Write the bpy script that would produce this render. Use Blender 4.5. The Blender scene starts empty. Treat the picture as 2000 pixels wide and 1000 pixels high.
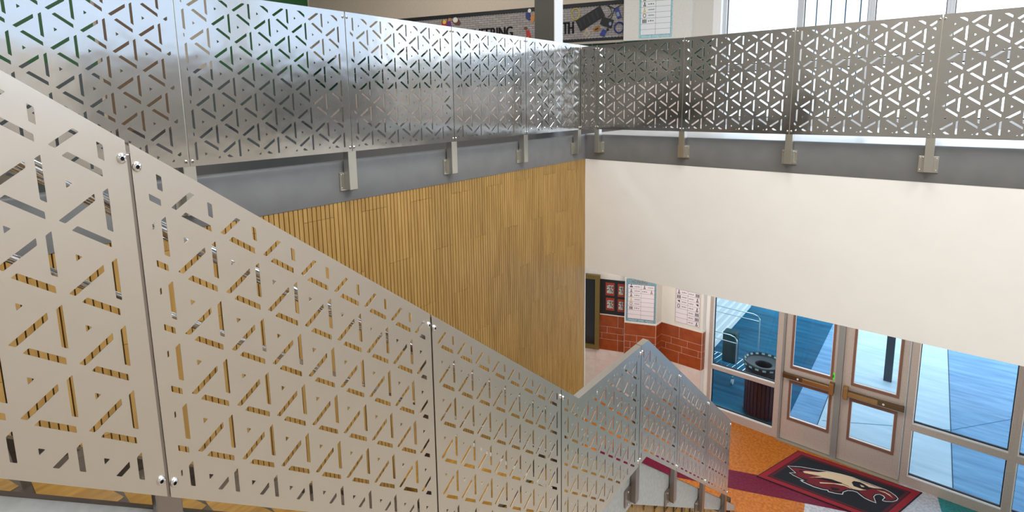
import bpy, bmesh, math, random
from math import sin, cos, pi, radians, sqrt
from mathutils import Vector, Matrix
from mathutils.geometry import delaunay_2d_cdt

random.seed(7)
SC = bpy.context.scene
COL = SC.collection

# ------------------------------------------------------------------ camera
YAW, PITCH, ROLL = -0.69074, 0.14305, -0.0136
FPX, PCY = 1002.749, 342.74
CAM = Vector((3.18664, -5.23088, -0.60551))
fw = Vector((sin(YAW) * cos(PITCH), cos(YAW) * cos(PITCH), -sin(PITCH)))
rt = Vector((cos(YAW), -sin(YAW), 0))
up = rt.cross(fw)
r2 = cos(ROLL) * rt + sin(ROLL) * up
u2 = -sin(ROLL) * rt + cos(ROLL) * up
cd = bpy.data.cameras.new('camera')
cam = bpy.data.objects.new('camera', cd)
COL.objects.link(cam)
cam.matrix_world = Matrix(((r2.x, u2.x, -fw.x, CAM.x), (r2.y, u2.y, -fw.y, CAM.y), (r2.z, u2.z, -fw.z, CAM.z), (0, 0, 0, 1)))
cd.sensor_fit = 'HORIZONTAL'
cd.sensor_width = 36
cd.lens = FPX / 2000 * 36
cd.shift_y = -(500 - PCY) / 2000
cd.clip_start = 0.05
cd.clip_end = 200
SC.camera = cam

# ------------------------------------------------------------------ world and light
W = bpy.data.worlds.new('sky')
SC.world = W
W.use_nodes = True
wn, wl = W.node_tree.nodes, W.node_tree.links
bg = wn['Background']
tc = wn.new('ShaderNodeTexCoord')
sp = wn.new('ShaderNodeSeparateXYZ')
cr = wn.new('ShaderNodeValToRGB')
cr.color_ramp.elements[0].position = 0.0
cr.color_ramp.elements[0].color = (0.95, 0.97, 1.0, 1)
cr.color_ramp.elements[1].position = 0.6
cr.color_ramp.elements[1].color = (0.72, 0.86, 1.0, 1)
wl.new(tc.outputs['Generated'], sp.inputs[0])
wl.new(sp.outputs['Z'], cr.inputs[0])
wl.new(cr.outputs[0], bg.inputs['Color'])
bg.inputs['Strength'].default_value = 2.5

SC.view_settings.view_transform = 'Standard'
SC.view_settings.look = 'None'
SC.view_settings.exposure = 0.25
SC.view_settings.gamma = 1.0
SC.view_settings.use_curve_mapping = False


def area(name, loc, size, power, color=(1, 0.97, 0.92), rot=(0, 0, 0), sy=None):
    l = bpy.data.lights.new(name, 'AREA')
    l.energy = power
    l.color = color
    l.shape = 'RECTANGLE'
    l.size = size
    l.size_y = sy or size
    o = bpy.data.objects.new(name, l)
    o.location = loc
    o.rotation_euler = rot
    COL.objects.link(o)
    return o


# fill lamps added for brightness, unseen: over the atrium and in the entry hall
area('fill_lamp', (2.5, -3.0, 3.3), 1.6, 150, sy=3.0)
area('fill_lamp', (5.8, -3.0, 3.3), 1.6, 230, sy=3.0)
area('fill_lamp', (2.5, -7.2, 3.3), 1.6, 110, sy=2.0)
area('fill_lamp', (-3.5, -4.0, 2.9), 0.6, 60, sy=2.4)
area('fill_lamp', (-2.6, -0.6, 3.0), 0.6, 80, sy=1.2)
area('hall_fill_lamp', (0.3, 1.3, -2.68), 0.5, 30, sy=1.0)
area('hall_fill_lamp', (2.6, 1.4, -2.68), 0.5, 30, sy=1.0)

# ------------------------------------------------------------------ helpers
MATS = {}


def mat(name, color, rough=0.6, metal=0.0, build=None, spec=None):
    if name in MATS:
        return MATS[name]
    m = bpy.data.materials.new(name)
    m.use_nodes = True
    b = m.node_tree.nodes['Principled BSDF']
    b.inputs['Base Color'].default_value = (*color, 1)
    b.inputs['Roughness'].default_value = rough
    b.inputs['Metallic'].default_value = metal
    if spec is not None:
        b.inputs['Specular IOR Level'].default_value = spec
    if build:
        build(m.node_tree.nodes, m.node_tree.links, b)
    MATS[name] = m
    return m


def noise_color(c1, c2, scale=(20, 20, 20), detail=3, lo=0.35, hi=0.65, bump=0.0, bscale=200):
    def f(n, l, b):
        t = n.new('ShaderNodeTexCoord')
        mp = n.new('ShaderNodeMapping')
        mp.inputs['Scale'].default_value = scale
        nz = n.new('ShaderNodeTexNoise')
        nz.inputs['Scale'].default_value = 1.0
        nz.inputs['Detail'].default_value = detail
        r = n.new('ShaderNodeValToRGB')
        r.color_ramp.elements[0].position = lo
        r.color_ramp.elements[0].color = (*c1, 1)
        r.color_ramp.elements[1].position = hi
        r.color_ramp.elements[1].color = (*c2, 1)
        l.new(t.outputs['Object'], mp.inputs[0])
        l.new(mp.outputs[0], nz.inputs['Vector'])
        l.new(nz.outputs[0], r.inputs[0])
        l.new(r.outputs[0], b.inputs['Base Color'])
        if bump:
            n2 = n.new('ShaderNodeTexNoise')
            n2.inputs['Scale'].default_value = bscale
            bp = n.new('ShaderNodeBump')
            bp.inputs['Strength'].default_value = bump
            bp.inputs['Distance'].default_value = 0.002
            l.new(t.outputs['Object'], n2.inputs['Vector'])
            l.new(n2.outputs[0], bp.inputs['Height'])
            l.new(bp.outputs[0], b.inputs['Normal'])
    return f


class MB:
    """collects geometry in world coordinates and links it as one mesh object"""

    def __init__(s):
        s.v, s.f, s.m = [], [], []

    def add(s, vs, fs, mi=0):
        o = len(s.v)
        s.v += [tuple(x) for x in vs]
        for f in fs:
            s.f.append([i + o for i in f])
            s.m.append(mi)
        return s

    def box(s, x0, x1, y0, y1, z0, z1, mi=0):
        v = [(x, y, z) for x in (x0, x1) for y in (y0, y1) for z in (z0, z1)]
        f = [(0, 1, 3, 2), (4, 6, 7, 5), (0, 4, 5, 1), (2, 3, 7, 6), (0, 2, 6, 4), (1, 5, 7, 3)]
        return s.add(v, f, mi)

    def fbox(s, F, u0, u1, w0, w1, d0, d1, mi=0):
        """box in a frame: u along, w up, d out of the wall"""
        v = [F(u, w, d) for u in (u0, u1) for w in (w0, w1) for d in (d0, d1)]
        f = [(0, 1, 3, 2), (4, 6, 7, 5), (0, 4, 5, 1), (2, 3, 7, 6), (0, 2, 6, 4), (1, 5, 7, 3)]
        return s.add(v, f, mi)

    def prism(s, pts, F, d0, d1, mi=0):
        n = len(pts)
        v = [F(p[0], p[1], d1) for p in pts] + [F(p[0], p[1], d0) for p in pts]
        f = [list(range(n)), list(range(2 * n - 1, n - 1, -1))]
        for i in range(n):
            j = (i + 1) % n
            f.append((i, n + i, n + j, j))
        return s.add(v, f, mi)

    def tube(s, path, r, n=10, mi=0, closed=False):
        P = [Vector(p) for p in path]
        k = len(P)
        rings = []
        for i in range(k):
            a = P[(i - 1) % k] if (closed or i > 0) else P[i]
            b = P[(i + 1) % k] if (closed or i < k - 1) else P[i]
            t = (b - a).normalized()
            x = t.cross(Vector((0, 0, 1)))
            if x.length < 1e-3:
                x = t.cross(Vector((0, 1, 0)))
            x.normalize()
            y = x.cross(t)
            rings.append([P[i] + r * (cos(2 * pi * j / n) * x + sin(2 * pi * j / n) * y) for j in range(n)])
        v = [q for R in rings for q in R]
        f = []
        for i in range(k if closed else k - 1):
            a, b = i * n, ((i + 1) % k) * n
            for j in range(n):
                f.append((a + j, a + (j + 1) % n, b + (j + 1) % n, b + j))
        if not closed:
            f.append(list(range(n - 1, -1, -1)))
            f.append([(k - 1) * n + j for j in range(n)])
        return s.add(v, f, mi)

    def lathe(s, c, prof, n=24, mi=0, sx=1.0, sy=1.0):
        v = []
        for r, z in prof:
            for j in range(n):
                v.append((c[0] + sx * r * cos(2 * pi * j / n), c[1] + sy * r * sin(2 * pi * j / n), c[2] + z))
        f = []
        for i in range(len(prof) - 1):
            for j in range(n):
                f.append((i * n + j, i * n + (j + 1) % n, (i + 1) * n + (j + 1) % n, (i + 1) * n + j))
        return s.add(v, f, mi)

    def build(s, name, mats, parent=None, loc=(0, 0, 0), bevel=0.0, smooth=False):
        base = Vector((0, 0, 0))
        q = parent
        while q is not None:
            base += q.location
            q = q.parent
        off = base + Vector(loc)
        me = bpy.data.meshes.new(name)
        me.from_pydata([(v[0] - off.x, v[1] - off.y, v[2] - off.z) for v in s.v], [], s.f)
        for m in (mats if isinstance(mats, (list, tuple)) else [mats]):
            me.materials.append(m)
        for p, mi in zip(me.polygons, s.m):
            p.material_index = mi
        bm = bmesh.new()
        bm.from_mesh(me)
        bmesh.ops.recalc_face_normals(bm, faces=bm.faces)
        if bevel:
            eds = [e for e in bm.edges if len(e.link_faces) == 2 and e.calc_face_angle(0) > 0.6]
            bmesh.ops.bevel(bm, geom=eds, offset=bevel, segments=2, affect='EDGES', profile=0.5, clamp_overlap=True)
        bm.to_mesh(me)
        bm.free()
        if smooth:
            for p in me.polygons:
                p.use_smooth = True
            me.set_sharp_from_angle(angle=radians(40))
        o = bpy.data.objects.new(name, me)
        o.location = loc
        COL.objects.link(o)
        if parent is not None:
            o.parent = parent
        return o


def thing(name, label, cat, loc=(0, 0, 0), group=None):
    o = bpy.data.objects.new(name, None)
    o.empty_display_size = 0.1
    o.location = loc
    COL.objects.link(o)
    o['label'] = label
    o['category'] = cat
    if group:
        o['group'] = group
    return o


def tag(o, label, cat, group=None):
    o['label'] = label
    o['category'] = cat
    if group:
        o['group'] = group
    return o


def struct(o, label=None):
    o['kind'] = 'structure'
    if label:
        o['label'] = label
    return o


def frame(P, ang, flip=False):
    """vertical wall frame: u runs along heading ang from +x, w is world z, d comes out towards -y side"""
    ux = Vector((cos(ang), sin(ang), 0))
    nn = Vector((sin(ang), -cos(ang), 0))
    P = Vector((P[0], P[1], 0))

    def F(u, w, d=0.0):
        q = P + ux * u + nn * d
        return (q.x, q.y, w)
    return F


def text_mesh(txt, F, u0, w0, height, width=None, d0=0.0, d1=0.002, shear=0.0):
    """flat extruded letters laid on frame F, starting at (u0, w0); returns an MB"""
    cu = bpy.data.curves.new('letters', 'FONT')
    cu.body = txt
    cu.fill_mode = 'FRONT'
    ob = bpy.data.objects.new('letters', cu)
    COL.objects.link(ob)
    dg = bpy.context.evaluated_depsgraph_get()
    me = bpy.data.meshes.new_from_object(ob.evaluated_get(dg))
    xs_ = [v.co.x for v in me.vertices]
    ys_ = [v.co.y for v in me.vertices]
    mb = MB()
    if xs_:
        x0, x1 = min(xs_), max(xs_)
        y0, y1 = min(ys_), max(ys_)
        sy = height / (y1 - y0)
        sx = (width / (x1 - x0)) if width else sy
        vs = [F(u0 + (v.co.x - x0) * sx, w0 + (v.co.y - y0) * sy, d1) for v in me.vertices]
        mb.add(vs, [list(p.vertices) for p in me.polygons])
    bpy.data.objects.remove(ob)
    bpy.data.curves.remove(cu)
    bpy.data.meshes.remove(me)
    return mb


# ------------------------------------------------------------------ materials
def steel_nodes(n, l, b):
    t = n.new('ShaderNodeTexCoord')
    nz = n.new('ShaderNodeTexNoise')
    nz.inputs['Scale'].default_value = 5.0
    nz.inputs['Detail'].default_value = 2.0
    bp = n.new('ShaderNodeBump')
    bp.inputs['Strength'].default_value = 0.12
    bp.inputs['Distance'].default_value = 0.02
    n2 = n.new('ShaderNodeTexNoise')
    n2.inputs['Scale'].default_value = 900.0
    bp2 = n.new('ShaderNodeBump')
    bp2.inputs['Strength'].default_value = 0.02
    bp2.inputs['Distance'].default_value = 0.001
    l.new(t.outputs['Object'], nz.inputs['Vector'])
    l.new(t.outputs['Object'], n2.inputs['Vector'])
    l.new(nz.outputs[0], bp.inputs['Height'])
    l.new(n2.outputs[0], bp2.inputs['Height'])
    l.new(bp.outputs[0], bp2.inputs['Normal'])
    l.new(bp2.outputs[0], b.inputs['Normal'])


STEEL_LIT = mat('stainless_sheet_lit', (0.74, 0.69, 0.63), 0.36, 1.0, steel_nodes)  # same steel as the balcony panels, lightened for the brighter light on it
STEEL = mat('stainless_sheet', (0.5, 0.495, 0.485), 0.13, 1.0, steel_nodes)
POSTM = mat('stainless_post', (0.62, 0.61, 0.56), 0.32, 1.0)
STPOST = mat('stair_post_steel', (0.36, 0.32, 0.3), 0.3, 1.0)
CHROME = mat('polished_steel', (0.8, 0.8, 0.8), 0.08, 1.0)
SCREW = mat('screw_steel', (0.85, 0.82, 0.8), 0.15, 1.0)
GREY = mat('grey_steel_paint', (0.19, 0.195, 0.2), 0.4, 0.0, noise_color((0.185, 0.19, 0.195), (0.205, 0.21, 0.215), (6, 6, 6), 2, bump=0.05, bscale=400))
STRM = mat('stringer_paint', (0.45, 0.46, 0.45), 0.5, 0.0, noise_color((0.42, 0.43, 0.42), (0.49, 0.5, 0.49), (30, 30, 30), 2, bump=0.08, bscale=300))
WHITE = mat('white_wall_paint', (0.86, 0.84, 0.81), 0.7, 0.0, noise_color((0.89, 0.875, 0.85), (0.905, 0.89, 0.865), (4, 4, 4), 2, bump=0.04, bscale=160))
CREAM = mat('cream_wall_paint', (0.55, 0.46, 0.36), 0.75, 0.0, noise_color((0.53, 0.44, 0.34), (0.58, 0.49, 0.39), (60, 60, 60), 2, bump=0.1, bscale=160))
LIGHTC = mat('pale_wall_paint', (0.7, 0.66, 0.6), 0.75, 0.0, noise_color((0.68, 0.64, 0.58), (0.73, 0.69, 0.63), (60, 60, 60), 2, bump=0.1, bscale=160))
GREENP = mat('green_wall_paint', (0.015, 0.11, 0.02), 0.5)
BROWNW = mat('brown_wood_door', (0.16, 0.09, 0.04), 0.5)
GREYBASE = mat('dark_grey_base', (0.07, 0.085, 0.085), 0.5)
BLACK = mat('matt_black', (0.008, 0.008, 0.01), 0.6)
RUBBER = mat('black_gasket', (0.004, 0.006, 0.012), 0.45)
TAUPE = mat('taupe_aluminium', (0.5, 0.42, 0.375), 0.38, 0.2, noise_color((0.47, 0.395, 0.35), (0.53, 0.45, 0.4), (80, 80, 80), 2))
BRONZE = mat('bronze_stop', (0.24, 0.12, 0.085), 0.4, 0.3)
SILVER = mat('pale_aluminium', (0.75, 0.74, 0.73), 0.4, 0.1)
BRASS = mat('brass_bar', (0.42, 0.25, 0.1), 0.3, 0.9)
DARKBRASS = mat('dark_brass', (0.16, 0.1, 0.05), 0.35, 0.8)
GROUT = mat('pale_grout', (0.72, 0.5, 0.4), 0.8)
ORANGE = mat('rust_tile', (0.28, 0.055, 0.015), 0.25, 0.0, noise_color((0.26, 0.05, 0.013), (0.32, 0.065, 0.018), (9, 9, 9), 2))
GREENT = mat('green_tile', (0.012, 0.05, 0.035), 0.25)
PALET = mat('pale_tile', (0.68, 0.56, 0.5), 0.35, 0.0, noise_color((0.66, 0.54, 0.48), (0.71, 0.6, 0.54), (9, 9, 9), 2))
GOLDW = mat('gold_frame', (0.2, 0.14, 0.04), 0.4, 0.4)


def speck(c1, c2, sc):
    return noise_color(c1, c2, (sc, sc, sc), 4, 0.38, 0.62)


V_ORANGE = mat('orange_vinyl', (0.4, 0.12, 0.01), 0.42, 0, speck((0.33, 0.085, 0.006), (0.47, 0.15, 0.014), 30), spec=0.25)
V_BEIGE = mat('beige_vinyl', (0.52, 0.47, 0.4), 0.4, 0, speck((0.48, 0.43, 0.37), (0.56, 0.51, 0.44), 30))
V_MAROON = mat('maroon_vinyl', (0.12, 0.004, 0.02), 0.45, 0, speck((0.1, 0.003, 0.015), (0.145, 0.006, 0.028), 30), spec=0.2)
V_GREY = mat('grey_vinyl', (0.4, 0.4, 0.42), 0.32, 0, speck((0.33, 0.33, 0.35), (0.47, 0.47, 0.5), 30))
V_TEAL = mat('teal_vinyl', (0.0, 0.16, 0.16), 0.32, 0, speck((0.0, 0.13, 0.13), (0.01, 0.2, 0.2), 30))
V_DARK = mat('dark_vinyl', (0.03, 0.035, 0.05), 0.4, 0, speck((0.025, 0.03, 0.045), (0.04, 0.045, 0.06), 30))


def wood_nodes(dark, mid, light):
    def f(n, l, b):
        t = n.new('ShaderNodeTexCoord')
        oi = n.new('ShaderNodeObjectInfo')
        mp = n.new('ShaderNodeMapping')
        mp.inputs['Scale'].default_value = (31, 31, 2.2)
        ad = n.new('ShaderNodeVectorMath')
        ad.operation = 'ADD'
        l.new(t.outputs['Object'], ad.inputs[0])
        ml = n.new('ShaderNodeVectorMath')
        ml.operation = 'SCALE'
        ml.inputs['Scale'].default_value = 37.0
        cx = n.new('ShaderNodeCombineXYZ')
        for k in range(3):
            l.new(oi.outputs['Random'], cx.inputs[k])
        l.new(cx.outputs[0], ml.inputs[0])
        l.new(ml.outputs[0], ad.inputs[1])
        l.new(ad.outputs[0], mp.inputs[0])
        nz = n.new('ShaderNodeTexNoise')
        nz.inputs['Scale'].default_value = 1.0
        nz.inputs['Detail'].default_value = 4.0
        l.new(mp.outputs[0], nz.inputs['Vector'])
        r = n.new('ShaderNodeValToRGB')
        e = r.color_ramp.elements
        e[0].position, e[0].color = 0.3, (*dark, 1)
        e[1].position, e[1].color = 0.72, (*light, 1)
        k = e.new(0.5)
        k.color = (*mid, 1)
        l.new(nz.outputs[0], r.inputs[0])
        hs = n.new('ShaderNodeHueSaturation')
        mr = n.new('ShaderNodeMapRange')
        mr.inputs['To Min'].default_value = 0.93
        mr.inputs['To Max'].default_value = 1.07
        l.new(oi.outputs['Random'], mr.inputs['Value'])
        l.new(mr.outputs[0], hs.inputs['Value'])
        l.new(r.outputs[0], hs.inputs['Color'])
        l.new(hs.outputs[0], b.inputs['Base Color'])
    return f


WOOD = mat('oak_look_tile', (0.4, 0.22, 0.05), 0.38, 0, wood_nodes((0.34, 0.19, 0.05), (0.41, 0.24, 0.07), (0.48, 0.295, 0.095)))
GROOVE = mat('dark_groove', (0.05, 0.028, 0.008), 0.8)
TREADW = mat('dark_tread', (0.085, 0.066, 0.05), 0.5, 0, noise_color((0.07, 0.055, 0.04), (0.105, 0.08, 0.06), (60, 8, 60), 4))
GOLDV = mat('gold_tread_inlay', (0.36, 0.19, 0.03), 0.4, 0, noise_color((0.3, 0.15, 0.02), (0.42, 0.23, 0.04), (40, 8, 40), 3))


def glass(name, tint, refl=0.9):
    m = bpy.data.materials.new(name)
    m.use_nodes = True
    n, l = m.node_tree.nodes, m.node_tree.links
    for x in list(n):
        n.remove(x)
    out = n.new('ShaderNodeOutputMaterial')
    tr = n.new('ShaderNodeBsdfTransparent')
    tr.inputs[0].default_value = (*tint, 1)
    gl = n.new('ShaderNodeBsdfGlossy')
    gl.inputs['Roughness'].default_value = 0.02
    gl.inputs[0].default_value = (refl, refl, refl, 1)
    fr = n.new('ShaderNodeFresnel')
    fr.inputs[0].default_value = 1.4
    mx = n.new('ShaderNodeMixShader')
    ge = n.new('ShaderNodeNewGeometry')
    sb = n.new('ShaderNodeMath')
    sb.operation = 'SUBTRACT'
    sb.inputs[0].default_value = 1.0
    ml = n.new('ShaderNodeMath')
    ml.operation = 'MULTIPLY'
    l.new(ge.outputs['Backfacing'], sb.inputs[1])
    l.new(sb.outputs[0], ml.inputs[0])
    l.new(fr.outputs[0], ml.inputs[1])
    l.new(ml.outputs[0], mx.inputs[0])
    l.new(tr.outputs[0], mx.inputs[1])
    l.new(gl.outputs[0], mx.inputs[2])
    l.new(mx.outputs[0], out.inputs[0])
    return m


GL_BLUE = glass('blue_tinted_glass', (0.84, 0.93, 0.98))
GL_CLEAR = glass('clear_glass', (0.95, 0.98, 1.0))
GL_TEAL = glass('teal_tinted_glass', (0.86, 0.95, 0.97))

# ------------------------------------------------------------------ levels (z = 0 is the top edge of the balcony railing)
ZU = -1.0          # upper floor
ZB = -1.289        # underside of the steel edge beam
ZW = -2.6335       # underside of the white wall
ZF = -5.8          # hall floor
YS = 2.935         # storefront
ZTT = -4.394       # top of the tile band below

# ------------------------------------------------------------------ large structure
o = struct(MB().box(-4.0, 8.0, -9.5, 2.94, ZF - 0.2, ZF).build('floor', V_BEIGE))
FLOOR = o
o = struct(MB().box(-7.3, -0.03, -9.5, 3.2, ZB + 0.02, ZU).box(-0.03, 8.0, 0.03, 3.05, ZB + 0.02, ZU).build('floor_upper', V_DARK))
MB().box(-0.03, 8.0, 0.06, 2.95, ZU - 0.01, ZU + 0.002).build('floor_colour', mat('sunlit_floor', (0.75, 0.74, 0.74), 0.3), o)  # sunlit floor along the windows painted as a paler layer
o = struct(MB().box(0.0, 8.0, 0.0, 0.2, ZW, ZB - 0.001).build('wall_header', WHITE))
o = struct(MB().box(-4, 8.0, 0.2, YS + 0.1, ZW, ZW + 0.1).build('ceiling_hall', WHITE))
o = struct(MB().box(-7.3, 8.0, -9.5, 3.2, 3.4, 3.5).build('ceiling', LIGHTC))
# wall to the right of the void with a clerestory opening, and the wall behind the camera
o = struct(MB().box(8.0, 8.2, -9.5, 3.0, ZF, 0.35).box(8.0, 8.2, -9.5, 3.0, 2.7, 3.5)
           .box(8.0, 8.2, -9.5, -9.2, 0.35, 2.7).box(8.0, 8.2, -5.1, -4.8, 0.35, 2.7).box(8.0, 8.2, -0.6, -0.3, 0.35, 2.7)
           .build('wall_right', LIGHTC))
MB().box(7.985, 8.0, -3.2, 2.9, -1.3, 0.35).build('colour_panel', mat('dark_reflection_grey', (0.33, 0.32, 0.3), 0.7), o)  # unseen panel added so the left railing mirrors a darker wall
o = struct(MB().box(-7.3, 8.0, -9.7, -9.5, ZF, 3.5).build('wall_camera_side', mat('dim_wall_paint', (0.52, 0.49, 0.44), 0.75)))
GL_DIM = glass('dimming_glass', (0.7, 0.76, 0.83))  # tint added to dim the sky mirrored in the left railing
for i, (a, b) in enumerate(((-9.2, -5.1), (-4.8, -0.6), (-0.3, 3.0))):
    MB().box(8.09, 8.096, a, b, 0.35, 2.7).build('pane', GL_DIM, o)
# outside
GROUND = mat('blue_concrete', (0.1, 0.27, 0.4), 0.45, 0, noise_color((0.05, 0.22, 0.42), (0.22, 0.45, 0.66), (1.5, 9, 3), 6, 0.3, 0.72))
PALEC = mat('pale_concrete', (0.62, 0.7, 0.72), 0.5, 0, noise_color((0.52, 0.66, 0.72), (0.74, 0.81, 0.84), (1.5, 9, 3), 6, 0.3, 0.72))
o = struct(MB().box(-25, 30, YS + 0.02, 40, ZF - 0.3, ZF - 0.03).build('floor_outside', GROUND))
PAVE = o


# ------------------------------------------------------------------ slat-clad wall on the left
struct_wall = struct(MB().box(-0.2, -0.012, -9.5, 0.0, ZF, ZB + 0.03).build('wall_left', GROOVE))
TW, TH, NS = 0.2252, 0.9, 7


def tile_mesh(name, w, h, ns, ax='y'):
    mb = MB()
    sw = w / ns
    g = 0.0013
    for i in range(ns):
        a, b = i * sw + g, (i + 1) * sw - g
        z0, z1 = 0.0012, h - 0.0012
        x0, x1, e = -0.012, 0.0, 0.002
        v = [(x0, a, z0), (x1, a + e, z0), (x1, b - e, z0), (x0, b, z0), (x0, a, z1), (x1, a + e, z1), (x1, b - e, z1), (x0, b, z1)]
        f = [(0, 1, 5, 4), (1, 2, 6, 5), (2, 3, 7, 6), (4, 5, 6, 7), (0, 3, 2, 1)]
        mb.add(v, f)
    ob = mb.build(name, WOOD)
    return ob


proto = {}


def place_tile(parent, y, z0, z1, x=0.0, name='cladding_tile'):
    h = round(z1 - z0, 4)
    if h < 0.01:
        return
    key = (h,)
    if key not in proto:
        ob = tile_mesh(name, TW, h, NS)
        proto[key] = ob
    else:
        ob = proto[key].copy()
        COL.objects.link(ob)
    ob.location = (x, y, z0)
    ob.parent = parent
    return ob


for k in range(-11, 16):
    y = -3.551 + TW * k
    if y + TW > 0.03:
        break
    z = ZB
    zt = -1.387 if k % 2 == 0 else -1.837
    bounds = [ZB]
    while zt > ZF:
        bounds.append(zt)
        zt -= TH
    bounds.append(ZF)
    for a, b in zip(bounds, bounds[1:]):
        if -4.9 < (a + b) / 2:
            place_tile(struct_wall, y, b, a)
# last narrow strip up to the corner
yl = -3.551 + TW * 15
if yl < -0.02:
    mb = MB()
    ns = max(1, int(round(-yl / (TW / NS))))
    sw = -yl / ns
    for i in range(ns):
        mb.box(-0.012, 0, yl + i * sw + 0.0013, yl + (i + 1) * sw - 0.0013, ZF, ZB)
    mb.build('cladding_tile', WOOD, struct_wall)
struct(MB().box(-0.2, 0.004, 0.0, 0.012, ZF, ZW).build('trim_1', mat('white_trim', (0.8, 0.8, 0.8), 0.4)))

# ------------------------------------------------------------------ steel edge beams


def channel(profile, axis, a, b, name):
    mb = MB()
    n = len(profile)
    v, f = [], []
    for t in (a, b):
        for d, z in profile:
            v.append((d, t, z) if axis == 'y' else (t, -d, z))
    for i in range(n):
        j = (i + 1) % n
        f.append((i, j, n + j, n + i))
    f.append(list(range(n)))
    f.append(list(range(2 * n - 1, n - 1, -1)))
    mb.add(v, f)
    return struct(mb.build(name, GREY, smooth=True))


zt, zb = -0.9975, ZB
prof = [(-0.03, zb), (0.002, zb), (0.004, zb + 0.004)]
prof += [(0.004, zt - 0.02), (0.001, zt - 0.008), (-0.006, zt), (-0.03, zt)]
channel([(d + 0.0, z) for d, z in prof], 'y', -9.5, 0.0, 'trim_2')
channel([(d + 0.0, z) for d, z in prof], 'x', 0.0, 8.0, 'trim_3')

# ------------------------------------------------------------------ perforated panels
PA_, CL_, CLR, CLS, CLR_ = 0.17466, 0.1137, 0.1202, 0.11233, 0.1202


def clip_half(poly, a, b, c):
    """keep a*x + b*y + c >= 0"""
    out = []
    n = len(poly)
    for i in range(n):
        p, q = poly[i], poly[(i + 1) % n]
        dp, dq = a * p[0] + b * p[1] + c, a * q[0] + b * q[1] + c
        if dp >= 0:
            out.append(p)
        if (dp >= 0) != (dq >= 0):
            t = dp / (dp - dq)
            out.append((p[0] + t * (q[0] - p[0]), p[1] + t * (q[1] - p[1])))
    return out


def poly_area(p):
    return 0.5 * sum(p[i][0] * p[(i + 1) % len(p)][1] - p[(i + 1) % len(p)][0] * p[i][1] for i in range(len(p)))


def round_poly(p, r):
    out = []
    n = len(p)
    for i in range(n):
        a, b, c = Vector(p[i - 1]), Vector(p[i]), Vector(p[(i + 1) % n])
        la, lc = (a - b).length, (c - b).length
        t = min(r, la * 0.35, lc * 0.35)
        if t < 4e-4:
            out.append((b.x, b.y))
            continue
        s = b + (a - b) / la * t
        e = b + (c - b) / lc * t
        m = (s + e) * 0.25 + b * 0.5
        out += [(s.x, s.y), (m.x, m.y), (e.x, e.y)]
    return out


def in_poly(x, y, p):
    c = False
    n = len(p)
    for i in range(n):
        x1, y1 = p[i]
        x2, y2 = p[i - 1]
        if (y1 > y) != (y2 > y) and x < (x2 - x1) * (y - y1) / (y2 - y1) + x1:
            c = not c
    return c


# one left-pointing triangle of three slots plus the small triangle to its right, in units of the pitch
S3 = sqrt(3)
RIN = 1 / (2 * S3)
INS, BW, BL, SH = 0.02, 0.087, 0.628, 0.092
bars = []
for k in range(3):
    ang = 2 * pi * k / 3
    xo = RIN - INS
    q = [(xo, -BL / 2 + SH), (xo, BL / 2 + SH), (xo - BW, BL / 2 + SH - BW / S3), (xo - BW, -BL / 2 + SH + BW / S3)]
    bars.append([(x * cos(ang) - y * sin(ang), x * sin(ang) + y * cos(ang)) for x, y in q])
hs_ = 0.105
dot = [(RIN + RIN + hs_ / S3, 0), (RIN + RIN - hs_ / (2 * S3), hs_ / 2), (RIN + RIN - hs_ / (2 * S3), -hs_ / 2)]
SHAPES = bars + [dot]


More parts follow.
